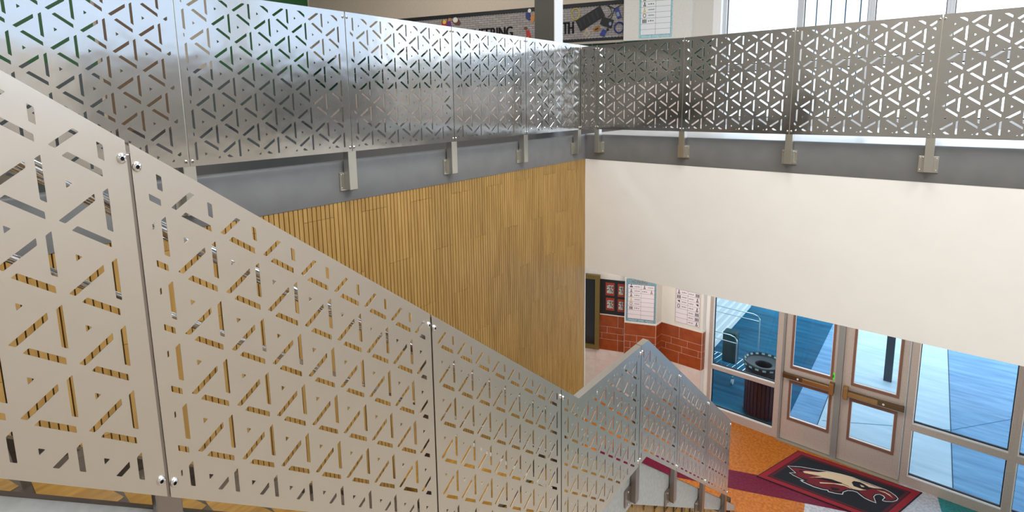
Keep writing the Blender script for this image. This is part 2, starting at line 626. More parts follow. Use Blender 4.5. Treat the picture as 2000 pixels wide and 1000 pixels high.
def holes_for(u0, u1, top, bot, hu, hz, col, shear, margins, breaks, rr=0.0022):
    """slots of the lattice (small hole at hu, hz) clipped to the panel inset by the margins"""
    ml, mr_, mt, mbm = margins
    res = []
    cuts = [u0] + [b for b in breaks if u0 < b < u1] + [u1]
    i0 = int((u0 - hu) / col) - 2
    i1 = int((u1 - hu) / col) + 2
    zmax = max(top(u) for u in cuts)
    zmin = min(bot(u) for u in cuts)
    for i in range(i0, i1 + 1):
        zc0 = hz - (shear * i * col if shear else (i % 2) * PA_ / 2)
        j0 = int((zc0 - zmax) / PA_) - 2
        j1 = int((zc0 - zmin) / PA_) + 2
        for j in range(j0, j1 + 1):
            hx, hzc = hu + i * col, zc0 - j * PA_
            for sh in SHAPES:
                pts = []
                for x, y in sh:
                    du = (x - 2 * RIN) * col / (S3 / 2)
                    dz = y * PA_
                    if shear:
                        # shear the hexagonal net so that its rows follow the stair slope
                        dz -= (shear * col - PA_ / 2) / col * du
                    pts.append((hx + du, hzc + dz))
                if max(p[0] for p in pts) < u0 or min(p[0] for p in pts) > u1:
                    continue
                for a, b in zip(cuts, cuts[1:]):
                    q = pts
                    la = a + (ml if a == u0 else 0)
                    lb = b - (mr_ if b == u1 else 0)
                    q = clip_half(q, 1, 0, -la)
                    if len(q) < 3:
                        continue
                    q = clip_half(q, -1, 0, lb)
                    if len(q) < 3:
                        continue
                    e = 1e-5
                    ta, tb = top(a + e), top(b - e)
                    s = (tb - ta) / (b - a)
                    q = clip_half(q, s, -1, ta - s * a - mt)
                    if len(q) < 3:
                        continue
                    ba, bb = bot(a + e), bot(b - e)
                    s = (bb - ba) / (b - a)
                    q = clip_half(q, -s, 1, -(ba - s * a + mbm))
                    if len(q) < 3 or abs(poly_area(q)) < 2.5e-5:
                        continue
                    if poly_area(q) < 0:
                        q = q[::-1]
                    # drop near-duplicate points
                    qq = []
                    for p in q:
                        if not qq or (abs(p[0] - qq[-1][0]) + abs(p[1] - qq[-1][1])) > 5e-4:
                            qq.append(p)
                    if len(qq) > 2 and (abs(qq[0][0] - qq[-1][0]) + abs(qq[0][1] - qq[-1][1])) < 5e-4:
                        qq.pop()
                    if len(qq) < 3:
                        continue
                    on_cut = any(abs(p[0] - c) < 1e-6 for p in qq for c in cuts[1:-1])
                    res.append(qq if on_cut else round_poly(qq, rr))
    return res


def panel_mesh(name, outline, holes, to3, thick, parent, flange=None, m=None):
    """sheet with holes, thickness behind it; to3(u, z, d) with d >= 0 going behind the face"""
    verts, edges = [], []

    def ring(p):
        o = len(verts)
        verts.extend(Vector(q) for q in p)
        edges.extend((o + i, o + (i + 1) % len(p)) for i in range(len(p)))
    ring(outline)
    for h in holes:
        ring(h)
    vo, eo, fo, *_ = delaunay_2d_cdt(verts, edges, [], 1, 1e-6)
    bbs = [(min(p[0] for p in h), max(p[0] for p in h), min(p[1] for p in h), max(p[1] for p in h), h) for h in holes]
    bbs.sort(key=lambda b: b[0])
    keep = []
    for f in fo:
        x = sum(vo[i][0] for i in f) / len(f)
        y = sum(vo[i][1] for i in f) / len(f)
        if not in_poly(x, y, outline):
            continue
        bad = False
        for a, b, c, d, h in bbs:
            if a > x:
                break
            if b >= x and c <= y <= d and in_poly(x, y, h):
                bad = True
                break
        if not bad:
            keep.append(list(f))
    mb = MB()
    n = len(vo)
    V = [to3(v[0], v[1], 0) for v in vo] + [to3(v[0], v[1], thick) for v in vo]
    F = keep + [[i + n for i in reversed(f)] for f in keep]
    cnt = {}
    for f in keep:
        for i in range(len(f)):
            a, b = f[i], f[(i + 1) % len(f)]
            k = (min(a, b), max(a, b))
            cnt[k] = cnt.get(k, 0) + 1
    for (a, b), c in cnt.items():
        if c == 1:
            F.append([a, b, b + n, a + n])
    mb.add(V, F)
    if flange:
        for (ua, za), (ub, zb2) in flange[0]:
            d1 = flange[1]
            t = 0.003
            v = [to3(ua, za, thick), to3(ub, zb2, thick), to3(ub, zb2, d1), to3(ua, za, d1)]
            v += [to3(ua, za - t, thick), to3(ub, zb2 - t, thick), to3(ub, zb2 - t, d1), to3(ua, za - t, d1)]
            mb.add(v, [(0, 1, 2, 3), (7, 6, 5, 4), (0, 4, 5, 1), (1, 5, 6, 2), (2, 6, 7, 3), (3, 7, 4, 0)])
    return mb.build(name, m or STEEL, parent)


# button-head screw: dome with a dark socket, facing local +d
SCREW_PROTO = {}


def screw(parent, pos, axis, ru, rz):
    """axis 'x' faces +x, axis 'y' faces -y; ru, rz radii along the rail and vertical"""
    key = (axis, ru, rz)
    if key not in SCREW_PROTO:
        mb = MB()
        n = 12
        prof_ = [(1.0, 0.0), (1.0, 0.12), (0.85, 0.42), (0.6, 0.6), (0.4, 0.66)]
        prof2 = [(0.4, 0.66), (0.36, 0.3)]

        def put(r, h, j):
            a, b, d = r * ru * cos(2 * pi * j / n), r * rz * sin(2 * pi * j / n), h * rz
            return (d, a, b) if axis == 'x' else (a, -d, b)
        for mi, pr in ((0, prof_), (1, prof2)):
            v = [put(r, h, j) for r, h in pr for j in range(n)]
            f = []
            for i in range(len(pr) - 1):
                for j in range(n):
                    f.append((i * n + j, i * n + (j + 1) % n, (i + 1) * n + (j + 1) % n, (i + 1) * n + j))
            if mi:
                f.append([n + j for j in range(n)])
            mb.add(v, f, mi)
        ob = mb.build('screw', [SCREW, BLACK], smooth=True)
        SCREW_PROTO[key] = ob
    else:
        ob = SCREW_PROTO[key].copy()
        COL.objects.link(ob)
    base = Vector((0, 0, 0))
    q = parent
    while q is not None:
        base += q.location
        q = q.parent
    ob.location = Vector(pos) - base
    ob.parent = parent
    return ob


HP = 0.93
DR = 0.0889
LJ = [-9.14, -8.155, -7.17, -6.185, -5.2, -4.215, -3.208, -2.228, -1.252, -0.268, -DR]
RJ = [DR, 0.195, 1.185, 2.17, 3.16, 4.15, 5.14, 6.13, 7.12, 7.97]

rail_l = thing('guard_railing', 'perforated stainless balcony railing above the oak slat wall, on the left', 'railing', (0.0, -4.0, ZU))
rail_r = thing('guard_railing', 'perforated stainless balcony railing above the white wall, against the windows', 'railing', (2.5, 0.0, ZU))


def straight_run(root, joints, to3, hu, hz, col, axis, first_odd=0):
    gap = 0.0035
    for a, b in zip(joints, joints[1:]):
        ga = gap if a in joints[1:] else 0
        gb = gap if b in joints[:-1] else 0
        u0, u1 = a + ga, b - gb
        hol = holes_for(u0, u1, lambda u: 0.0, lambda u: -HP, hu, hz, col, 0, (0.03, 0.03, 0.033, 0.032), [])
        p = panel_mesh('panel', [(u0, -HP), (u1, -HP), (u1, 0), (u0, 0)], hol, to3, 0.003, root,
                       flange=([((u0, 0.0), (u1, 0.0))], 0.03))
        for u in ((u0 + 0.012) if a != joints[0] or axis == 'x' else None, (u1 - 0.012) if b != joints[-1] or axis == 'y' else None):
            if u is None:
                continue
            if abs(u - joints[-1]) < 0.02 and axis == 'x':
                continue
            if abs(u - joints[0]) < 0.02 and axis == 'y':
                continue
            for z in (-0.034, -0.903):
                screw(p, to3(u, z, 0), axis, 0.0085, 0.0105)


def to3_l(u, z, d):
    return (DR - d, u, z)


def to3_r(u, z, d):
    return (u, -DR + d, z)


# the net repeats with two columns per period, so keep the column parity of the measured hole
straight_run(rail_l, LJ[3:], to3_l, -4.81088, -0.16921, CL_, 'x')
straight_run(rail_r, RJ, to3_r, 1.78932, -0.07804, CLR, 'y')


def post(root, u, axis, zt=-0.02, zb_=-1.2):
    w = 0.0315
    mb = MB()
    if axis == 'x':
        mb.box(0.018, DR - 0.005, u - w, u + w, zb_, zt)
    else:
        mb.box(u - w * 0.95, u + w * 0.95, -DR + 0.005, -0.018, zb_, zt)
    p = mb.build('post', POSTM, root, bevel=0.003)
    pw = 0.063
    mb = MB()
    if axis == 'x':
        mb.box(0.002, 0.016, u - pw, u + pw, -1.208, -1.078)
        mb.box(0.016, 0.02, u - 0.04, u + 0.04, -1.2, -1.085)
    else:
        mb.box(u - pw, u + pw, -0.016, -0.002, -1.208, -1.078)
        mb.box(u - 0.04, u + 0.04, -0.02, -0.016, -1.2, -1.085)
    pl = mb.build('mounting_plate', POSTM, p, bevel=0.0025)
    for du in (-0.05, 0.05):
        for z in (-1.19, -1.096):
            mb = MB()
            if axis == 'x':
                mb.box(0.016, 0.022, u + du - 0.005, u + du + 0.005, z - 0.006, z + 0.006)
            else:
                mb.box(u + du - 0.005, u + du + 0.005, -0.022, -0.016, z - 0.006, z + 0.006)
            mb.build('bolt', SCREW, p, bevel=0.002)


for u in LJ[4:-1]:
    post(rail_l, u, 'x')
for u in RJ[1:-1]:
    post(rail_r, u, 'y')

# ------------------------------------------------------------------ stair railing
XS = 1.6555
M_ = 0.8105
ZS, HS, ZL, HB, ZS2 = -4.62991, 0.9679, -2.3808, 0.9657, -3.84457


def top1(u):
    return ZS - M_ * u


def top_all(u):
    if u < (ZS - ZL) / M_:
        return ZS - M_ * u
    if u < (ZS2 - ZL) / M_:
        return ZL
    return ZS2 - M_ * u


YV = (ZS - ZL) / M_           # valley of the top edge
YP = (ZS2 - ZL) / M_          # peak of the top edge
YVB, YPB = YV, YP + 0.02


def bot_all(u):
    if u < YVB:
        return ZS - HS - M_ * u
    if u < YPB:
        return ZL - HB
    return ZL - HB - M_ * (u - YPB)


SJ = [-6.765, -5.813, -4.861, -3.911, -2.962, -1.923, -1.149, -0.36, 0.464]
stair_rail = thing('stair_railing', 'perforated stainless stair railing in the foreground, dipping at the landing', 'railing', (XS, -2.5, -3.4))


def to3_s(u, z, d):
    return (XS - d, u, z)


CAP = 0.045
for a, b in zip(SJ, SJ[1:]):
    g = 0.004
    u0, u1 = a + g, b - (g if b != SJ[-1] else 0)
    brk = [x for x in (YV, YP, YPB) if u0 + 0.01 < x < u1 - 0.01]
    xsn = [u0] + brk + [u1]
    outl = [(u, bot_all(u)) for u in xsn] + [(u, top_all(u)) for u in reversed(xsn)]
    hol = holes_for(u0, u1, top_all, bot_all, -4.75658, -0.96185, CLS, M_, (0.029, 0.029, 0.043, 0.042), brk)
    pieces = [(u0, top_all(u0)), ] + [(x, top_all(x)) for x in brk if x != YPB] + [(u1, top_all(u1))]
    p = panel_mesh('panel', outl, hol, to3_s, 0.002, stair_rail, flange=(list(zip(pieces, pieces[1:])), CAP), m=STEEL_LIT)
    for u, s in ((u0, 1), (u1, -1)):
        uu = u + s * (0.0105 if u != SJ[-1] else 0.015)
        screw(p, (XS, uu, top_all(uu) - 0.052), 'x', 0.0105, 0.0135)
        screw(p, (XS, uu, bot_all(uu) + 0.047), 'x', 0.0105, 0.0135)


def stair_post(u):
    w = 0.03
    zt_ = top_all(u) - 0.03
    zs_ = bot_all(u) - 0.07          # stringer top
    mb = MB()
    mb.box(XS - 0.045, XS - 0.0045, u - w, u + w, zs_ - 0.235, zt_)
    p = mb.build('post', STPOST, stair_rail, bevel=0.003)
    mb = MB()
    zc = zs_ - 0.16
    mb.box(XS - 0.058, XS - 0.044, u - 0.115, u + 0.06, zc - 0.075, zc + 0.065)
    mb.build('mounting_plate', STPOST, p, bevel=0.0025)
    for z in (zc - 0.055, zc + 0.045):
        MB().box(XS - 0.044, XS - 0.036, u - 0.085, u - 0.075, z - 0.007, z + 0.007).build('bolt', SCREW, p, bevel=0.002)
    return p


for u in SJ[1:]:
    stair_post(u if u != SJ[-1] else u - 0.02)

# handrails carried by the posts
XH = 1.556


def hand(off_z, r, name):
    pts = [(XH, -6.9, top1(-6.9) + off_z), (XH, YV - 0.1, top1(YV - 0.1) + off_z)]
    zl = ZL + off_z
    pts = [(XH, y, top1(y) + off_z) for y in (-6.9, -4.9, YV - 0.08)]
    pts += [(XH, YV + 0.02, zl + 0.015), (XH, YV + 0.12, zl), (XH, YP - 0.12, zl), (XH, YP - 0.02, zl - 0.015)]
    pts += [(XH, y, ZS2 - M_ * y + off_z) for y in (YP + 0.08, -0.4, 0.42)]
    return MB().tube(pts, r, 14).build(name, CHROME, stair_rail, smooth=True)


h1 = hand(-0.19, 0.022, 'handrail')
h2 = hand(-0.44, 0.0115, 'handrail')
for k, (u, h, off, r) in enumerate([(u, h, off, r) for u in SJ[1:] for h, off, r in ((h1, -0.19, 0.022), (h2, -0.44, 0.0115))]):
    u2_ = u if u != SJ[-1] else u - 0.06
    z = top_all(u2_) + off
    mb = MB()
    mb.tube([(XS - 0.06, u2_, z - 0.055), (XH + 0.012, u2_, z - 0.055), (XH, u2_, z - 0.04), (XH, u2_, z)], 0.006, 8)
    mb.build('bracket', CHROME, h, smooth=True)

# ------------------------------------------------------------------ staircase
stair = thing('staircase', 'steel and dark tread staircase with grey stringers behind the perforated railing', 'stairs', (0.8, -2.4, ZF))


def stringer(x0, x1, name='stringer', drop=0.073, m=None):
    H = 0.35
    mb = MB()
    y0 = -7.2
    t = lambda u: bot_all(u) - drop
    ptst = [(y0, t(y0)), (YVB, t(YVB)), (YPB, t(YPB)), (1.05, t(1.05))]
    ptsb = [(1.05, t(1.05) - H), (YPB - 0.12, ZL - HB - 0.073 - 0.29), (YVB - 0.1, ZL - HB - 0.073 - 0.29), (y0, t(y0) - H)]
    ptsb[0] = (1.05, max(ZF, t(1.05) - H))
    # quads between matching stations
    st = list(zip(ptst, reversed(ptsb)))
    for (a, c), (b, d) in zip(st, st[1:]):
        v = [(x0, a[0], a[1]), (x0, b[0], b[1]), (x0, d[0], d[1]), (x0, c[0], c[1]),
             (x1, a[0], a[1]), (x1, b[0], b[1]), (x1, d[0], d[1]), (x1, c[0], c[1])]
        mb.add(v, [(0, 1, 2, 3), (7, 6, 5, 4), (0, 4, 5, 1), (3, 2, 6, 7), (0, 3, 7, 4), (1, 5, 6, 2)])
    return mb.build(name, m or STRM, stair)


stringer(1.58, 1.596)
stringer(0.92, 0.95, drop=0.2, m=TREADW)
SX0, SX1 = 0.95, 1.58
cap = []
tl = lambda u: bot_all(u) - 0.073
ys_ = [-7.2, YVB, YPB, 1.0]
mb = MB()
for a, b in zip(ys_, ys_[1:]):
    e = 1e-4
    v = [(x, y, tl(y - e if y == b else y + e) + dz) for y in (a, b) for x in (1.578, 1.598) for dz in (0.0, 0.004)]
    mb.add(v, [(0, 1, 3, 2), (4, 6, 7, 5), (0, 4, 5, 1), (2, 3, 7, 6), (0, 2, 6, 4), (1, 5, 7, 3)])
mb.build('top_strip', mat('brown_strip', (0.1, 0.08, 0.065), 0.6), stair)  # dark brown strip over the stringer's top face
RISE = 0.177
RUN = RISE / M_
ZLAND = -1.80 - 10 * RISE
yr0 = -4.895 + 9 * RUN
MB().box(0.02, SX1, yr0, -2.30, ZLAND - 0.06, ZLAND).build('landing', GOLDV, stair)
MB().box(SX0, SX1, -2.30, YPB - 0.05, ZLAND - 0.06, ZLAND).build('landing', GOLDV, stair)
MB().box(0.02, SX1, -2.32, -2.285, ZLAND, ZLAND + 0.004).build('nosing', STRM, stair)
for k in range(17):
    z = ZLAND + RISE * (k + 1)
    y1 = yr0 - RUN * k
    y0 = y1 - RUN
    t = MB().box(SX0, SX1, y0 - 0.01, y1, z - 0.04, z).build('tread', TREADW, stair)
    MB().box(SX0, SX1, y1 - 0.02, y1 - 0.008, z - RISE, z - 0.04).build('riser', TREADW, stair)
    # gold strip let into the tread at a slant near the railing side
    dy = y1 + 4.895
    pts = [(0.99, -5.07 + dy), (1.06, -5.045 + dy), (1.12, -5.0 + dy), (1.22, -4.93 + dy), (1.34, -4.9 + dy), (1.36, -4.95 + dy), (1.27, -5.01 + dy), (1.14, -5.07 + dy)]
    MB().prism(pts, lambda a, b, d: (a, b, z + d), 0.0, 0.0015).build('tread_inlay', GOLDV, t)
y = YPB - 0.05
z = ZLAND
while z - RISE > ZF + 0.02:
    MB().box(SX0, SX1, y - 0.012, y, z - RISE, z - 0.001).build('riser', TREADW, stair)
    z -= RISE
    MB().box(SX0, SX1, y - 0.012, y + RUN, z - 0.04, z).build('tread', GOLDV, stair)
    y += RUN

# wood-clad wall under the landing
wu = struct(MB().box(1.44, 1.556, -3.4, 1.0, ZF, -5.6).build('wall_under_stair', GROOVE))
for yy, hh in [(-3.4 + TW * i, None) for i in range(14)]:
    ya, yb = yy, yy + TW
    zt_ = min(ZL - HB - 0.073 - 0.29, min(bot_all(ya), bot_all(yb)) - 0.073 - 0.29) + 0.03
    if zt_ < ZF + 0.3:
        break
    mb = MB()
    sw = TW / NS
    for i in range(NS):
        a, b = ya + i * sw, ya + (i + 1) * sw
        za, zb2 = [min(ZL - HB - 0.073 - 0.29, bot_all(q) - 0.073 - 0.29) + 0.012 for q in (a, b)]
        v = [(1.44, a, ZF), (1.44, b - 0.003, ZF), (1.44, b - 0.003, zb2), (1.44, a, za)]
        v += [(1.568, p[1], p[2]) for p in v]
        mb.add(v, [(0, 1, 2, 3), (7, 6, 5, 4), (0, 4, 5, 1), (1, 5, 6, 2), (2, 6, 7, 3), (3, 7, 4, 0)])
    mb.build('cladding_tile', WOOD, wu)

# ------------------------------------------------------------------ back walls of the hall with tile bands
ROWS = [ZTT, -4.612, -4.732, -4.848, -5.057]
LOW = [-5.057, -5.27, -5.49, ZF]


def wall_seg(name, P, Q, z0, z1, m, th=0.1, parent=None):
    P, Q = Vector(P), Vector(Q)
    d = Q - P
    ang = math.atan2(d.y, d.x)
    F = frame(P, ang)
    L = d.length
    mb = MB().fbox(F, 0, L, z0, z1, -th, 0)
    o = struct(mb.build(name, m))
    return o, F, L


def tile_rows(parent, F, L, rows, joints, m, cap=True, name='wall_tile', th=0.008):
    g = 0.0055
    for (za, zb2), js in zip(zip(rows, rows[1:]), joints):
        c = [0.0] + [j for j in sorted(js) if 0.015 < j < L - 0.015] + [L]
        for a, b in zip(c, c[1:]):
            MB().fbox(F, a + g * 0.5, b - g * 0.5, zb2 + g, za - g * 0.2, 0.001, th).build(name, m, parent)
    MB().fbox(F, 0, L, rows[-1], rows[0], 0, 0.005).build('grout', GROUT, parent)
    if cap:
        MB().fbox(F, 0, L, rows[0], rows[0] + 0.022, 0, 0.011).build('tile_cap', mat('white_cap', (0.7, 0.66, 0.6), 0.4), parent)


def joint_set(x0, L, offs, step=0.278):
    res = []
    for o in offs:
        a = o - x0
        while a > 0:
            a -= step
        r = []
        while a < L:
            r.append(a)
            a += step
        res.append(r)
    return res


def tiled(parent, F, L, x0, rows=ROWS, m=ORANGE, low=True, lo=LOW, dz=0.0):
    R = [r + dz for r in rows]
    js = joint_set(x0, L, [0.12, -0.015, -0.107, 0.12])
    js[0] = [j for j in joint_set(x0, L, [0.12], 0.39)[0]]
    js[3] = [j for j in joint_set(x0, L, [0.12], 0.39)[0]]
    tile_rows(parent, F, L, R, js, m)
    if low:
        Lr = [r + dz for r in lo]
        tile_rows(parent, F, L, Lr, joint_set(x0, L, [0.12, 0.12, 0.12], 0.39), PALET, cap=False)


ZC = ZW + 0.02
A1, A0 = Vector((-0.79, 2.64)), Vector((-0.79 - 3.0 * cos(radians(20)), 2.64 - 3.0 * sin(radians(20))))
wA, FA, LA = wall_seg('wall_back_left', A0, A1, ZF, ZC, LIGHTC)
tiled(wA, FA, LA, A0.x + 0.06)
B0, B1 = Vector((-0.693, 2.45)), Vector((-0.21, 2.645))
wB, FB, LB = wall_seg('wall_back_pilaster', B0, B1, ZF, ZC, LIGHTC, 0.19)
tile_rows(wB, FB, LB, ROWS, [[], [0.21], [0.1, 0.385], [0.3]], ORANGE)
tile_rows(wB, FB, LB, LOW, [[0.3], [0.3], [0.3]], PALET, cap=False)
wR, FR, LR = wall_seg('wall_back_return', B1, Vector((-0.2, 2.85)), ZF, ZC, LIGHTC, 0.1)
tile_rows(wR, FR, LR, ROWS, [[], [], [], []], ORANGE)
tile_rows(wR, FR, LR, LOW, [[], [], []], PALET, cap=False)
wL2, FL2, LL2 = wall_seg('wall_back_reveal', A1 + Vector((0.02, 0.0)), B0 + Vector((-0.0, 0.0)), ZF, ZC, LIGHTC, 0.05)
wC, FC, LC = wall_seg('wall_back_right', Vector((-0.2, 2.85)), Vector((0.5, 2.85)), ZF, ZC, LIGHTC, 0.1)
tiled(wC, FC, LC, -0.2)
wD, FD, LD = wall_seg('wall_jamb', Vector((0.5, 2.85)), Vector((0.515, 2.94)), ZF, ZC, WHITE, 0.08)
tile_rows(wD, FD, LD, ROWS, [[], [], [], []], ORANGE)
wE = struct(MB().box(0.42, 0.6, 2.95, 3.05, ZF, ZC).build('wall_jamb_outer', WHITE))

# ------------------------------------------------------------------ inlaid floor colours
e1 = Vector((0.844, 0.331)).normalized()
n1 = Vector((e1.y, -e1.x))
U0 = Vector((1.655, 1.903)) - e1 * 2.2
Wd = abs((Vector((1.42, 1.41)) - Vector((1.311, 1.77))).dot(n1))


def flat(name, pts, m, h=0.002):
    return MB().prism(pts, lambda a, b, d: (a, b, ZF + d), -0.02, h).build(name, m, FLOOR)


S_end = U0 + e1 * 3.75
flat('floor_colour', [(-1.2, 0.35), (3.2, 0.35), (5.5, 0.35), (5.5, 2.93), (-1.2, 2.93)], V_ORANGE, 0.001)
flat('floor_band', [tuple(U0), tuple(U0 + n1 * Wd), tuple(S_end + n1 * Wd), tuple(S_end)], V_MAROON)
gA = Vector((2.264, 1.741))
gdir = Vector((0.018, -0.168)).normalized()
flat('floor_colour', [tuple(gA), tuple(gA + gdir * 1.6), (3.55, 0.4), (3.626, 2.646), (3.585, 2.93), (3.0, 2.93), tuple(S_end), tuple(S_end + n1 * Wd)], V_GREY)
flat('floor_colour', [(3.626, 2.646), (3.55, 0.4), (5.5, 0.4), (5.5, 2.93), (3.585, 2.93)], V_TEAL)

# ------------------------------------------------------------------ storefront
FS = frame((0, YS), 0.0)      # u = x, d towards the viewer


def window_unit(name, x0, x1, zs, glass_m, frame_m, fw_l, fw_r, d=0.0, gasket=True):
    """zs: list of (z0, z1) panes from bottom to top; frame bars fill the rest"""
    zb_, zt_ = zs[0][0], zs[-1][1]
    root = struct(MB().fbox(FS, x0, x0 + fw_l, ZLO[0], ZLO[1], -0.11, 0).fbox(FS, x1 - fw_r, x1, ZLO[0], ZLO[1], -0.11, 0)
                  .build(name, frame_m, bevel=0.002))
    prev = ZLO[0]
    for (a, b) in zs:
        MB().fbox(FS, x0 + fw_l, x1 - fw_r, prev, a, -0.11, 0).build('crossbar', frame_m, root, bevel=0.002)
        prev = b
    MB().fbox(FS, x0 + fw_l, x1 - fw_r, prev, ZLO[1], -0.11, 0).build('crossbar', frame_m, root, bevel=0.002)
    for (a, b) in zs:
        xa, xb = x0 + fw_l, x1 - fw_r
        MB().fbox(FS, xa + 0.002, xb - 0.002, a + 0.002, b - 0.002, -0.066, -0.06).build('pane', glass_m, root)
        if gasket:
            g = 0.014
            mb = MB()
            mb.fbox(FS, xa, xa + g * 1.5, a, b, -0.06, -0.035)
            mb.fbox(FS, xb - g * .6, xb, a, b, -0.06, -0.035)
            mb.fbox(FS, xa + g * 1.5, xb - g * .6, a, a + g * 2, -0.06, -0.035)
            mb.fbox(FS, xa + g * 1.5, xb - g * .6, b - g, b, -0.06, -0.035)
            mb.build('gasket', RUBBER, root)
            mb = MB()
            s = 0.012
            mb.fbox(FS, xa, xa + s, a, b, -0.035, 0.002)
            mb.fbox(FS, xa + s, xb, a, a + s, -0.035, 0.002)
            mb.build('glazing_stop', SILVER, root)
    return root


ZLO = (ZF, ZC)
window_unit('window_1', 0.585, 1.665, [(-5.67, -5.0), (-4.935, ZC - 0.1)], GL_TEAL, TAUPE, 0.055, 0.075)
window_unit('window_2', 3.18, 4.215, [(-5.67, -5.0), (-4.905, ZC - 0.1)], GL_BLUE, TAUPE, 0.075, 0.04)
window_unit('window_3', 4.215, 5.3, [(-5.67, -5.0), (-4.905, ZC - 0.1)], GL_BLUE, TAUPE, 0.04, 0.075)
struct(MB().fbox(FS, 5.3, 8.0, ZF, ZC, -0.1, 0).build('wall_hall_right', WHITE))
struct(MB().fbox(FS, 1.665, 1.698, ZF, ZC, -0.11, 0.0).fbox(FS, 2.366, 2.443, ZF, ZC, -0.11, 0.012).fbox(FS, 3.165, 3.18, ZF, ZC, -0.11, 0)
       .build('trim_4', mat('grey_mullion', (0.3, 0.3, 0.29), 0.4, 0.35), bevel=0.002))
struct(MB().fbox(FS, 1.665, 3.18, ZF, ZF + 0.012, -0.1, 0.06).build('trim_5', mat('threshold', (0.4, 0.36, 0.28), 0.4, 0.6)))


def door(name, x0, x1, gx0, gx1, bar_from, bar_to, cap_at):
    ft, bk = -0.012, -0.06
    Z0 = ZF + 0.02
    up0, lo0, lo1 = -4.57, -5.40, -4.847
    top = ZC
    root = struct(MB().fbox(FS, x0, gx0 - 0.03, Z0, top, bk, ft).fbox(FS, gx1 + 0.03, x1, Z0, top, bk, ft).build(name, TAUPE, bevel=0.002))
    MB().fbox(FS, gx0 - 0.03, gx1 + 0.03, Z0, lo0 - 0.04, bk, ft).build('bottom_rail', TAUPE, root)
    MB().fbox(FS, gx0 - 0.03, gx1 + 0.03, lo1 + 0.04, up0 - 0.04, bk, ft).build('lock_rail', TAUPE, root)
    for (a, b) in ((lo0, lo1), (up0, top - 0.3)):
        mb = MB()
        w = 0.03
        hz = 0.04
        mb.fbox(FS, gx0 - w, gx0, a - hz, b + hz, bk, ft + 0.008)
        mb.fbox(FS, gx1, gx1 + w, a - hz, b + hz, bk, ft + 0.008)
        mb.fbox(FS, gx0, gx1, a - hz, a, bk, ft + 0.008)
        mb.fbox(FS, gx0, gx1, b, b + hz, bk, ft + 0.008)
        mb.build('glass_stop', BRONZE, root)
        MB().fbox(FS, gx0, gx1, a, b, -0.04, -0.034).build('pane', GL_BLUE, root)
        mb = MB()
        mb.fbox(FS, gx0, gx0 + 0.006, a, b, -0.034, ft + 0.002).fbox(FS, gx0 + 0.006, gx1, a, a + 0.008, -0.034, ft + 0.002)
        mb.fbox(FS, gx1 - 0.006, gx1, a + 0.008, b, -0.034, ft + 0.002)
        mb.build('glazing_bead', SILVER, root)
    zb_ = -4.72
    u0, u1 = min(bar_from, bar_to), max(bar_from, bar_to)
    pb = MB().fbox(FS, u0, u1, zb_ - 0.035, zb_ + 0.035, 0.01, 0.06).fbox(FS, u0, u0 + 0.03, zb_ - 0.03, zb_ + 0.03, ft, 0.01)\
        .fbox(FS, u1 - 0.03, u1, zb_ - 0.03, zb_ + 0.03, ft, 0.01).build('panic_bar', DARKBRASS, root, bevel=0.006)
    # the pushing half of the bar, proud of its rail
    mid = u0 + 0.42 * (u1 - u0) if cap_at > u0 + 0.1 else u1 - 0.42 * (u1 - u0)
    a, b = (mid, u1 - 0.01) if cap_at > u0 + 0.1 else (u0 + 0.01, mid)
    MB().fbox(FS, a, b, zb_ - 0.03, zb_ + 0.034, 0.06, 0.078).build('push_pad', BRASS, pb, bevel=0.006)
    MB().fbox(FS, cap_at - 0.03, cap_at + 0.03, zb_ - 0.085, zb_ + 0.085, ft, 0.085).build('end_cap', BRASS, pb, bevel=0.008)
    lc = mid - 0.06 if cap_at > u0 + 0.1 else mid + 0.06
    MB().tube([FS(lc, zb_, 0.06), FS(lc, zb_, 0.068)], 0.014, 12).build('lock_cylinder', SILVER, pb)
    return root


d1 = door('door_1', 1.70, 2.364, 1.815, 2.30, 1.70, 2.33, 2.33)
d2 = door('door_2', 2.445, 3.163, 2.578, 3.06, 2.48, 3.16, 2.50)
st = MB().fbox(FS, 2.305, 2.352, -4.605, -4.5, -0.012, -0.009).build('exit_sticker', mat('green_sticker', (0.1, 0.95, 0.04), 0.5), d1)
st['label'] = 'bright green sticker'
MB().fbox(FS, 2.322, 2.342, -4.575, -4.53, -0.009, -0.0085).build('sticker_print', mat('dark_green', (0.0, 0.2, 0.02), 0.5), st)

# ------------------------------------------------------------------ outside the doors
mb = MB()
e = Vector((0, 1))
MB().prism([(2.09, YS + 0.12), (3.745, YS + 0.12), (3.73, 14.0), (2.12, 14.0)], lambda a, b, d: (a, b, ZF - 0.03 + d), 0, 0.003).build('paving_slab', PALEC, PAVE)
TEALC = mat('teal_concrete', (0.002, 0.13, 0.24), 0.6, 0, noise_color((0.0008, 0.062, 0.12), (0.006, 0.15, 0.26), (1.5, 9, 3), 6, 0.3, 0.72), spec=0.1)
MB().prism([(-0.08, YS + 0.12), (1.68, YS + 0.12), (1.72, 14.0), (-0.08, 14.0)], lambda a, b, d: (a, b, ZF - 0.03 + d), 0, 0.003).build('paving_slab', TEALC, PAVE)
struct(MB().box(2.2, 9.0, 3.2, 8.5, -2.55, -2.4).build('added_shade_canopy', WHITE))  # unseen canopy added to shade the paving and siding
JT = mat('dark_joint', (0.02, 0.06, 0.1), 0.7)
mb = MB()
mb.prism([(2.082, YS + 0.12), (2.094, YS + 0.12), (2.124, 14.0), (2.108, 14.0)], lambda a, b, d: (a, b, ZF - 0.03 + d), 0, 0.004)
mb.prism([(3.742, YS + 0.12), (3.754, YS + 0.12), (3.738, 14.0), (3.724, 14.0)], lambda a, b, d: (a, b, ZF - 0.03 + d), 0, 0.004)
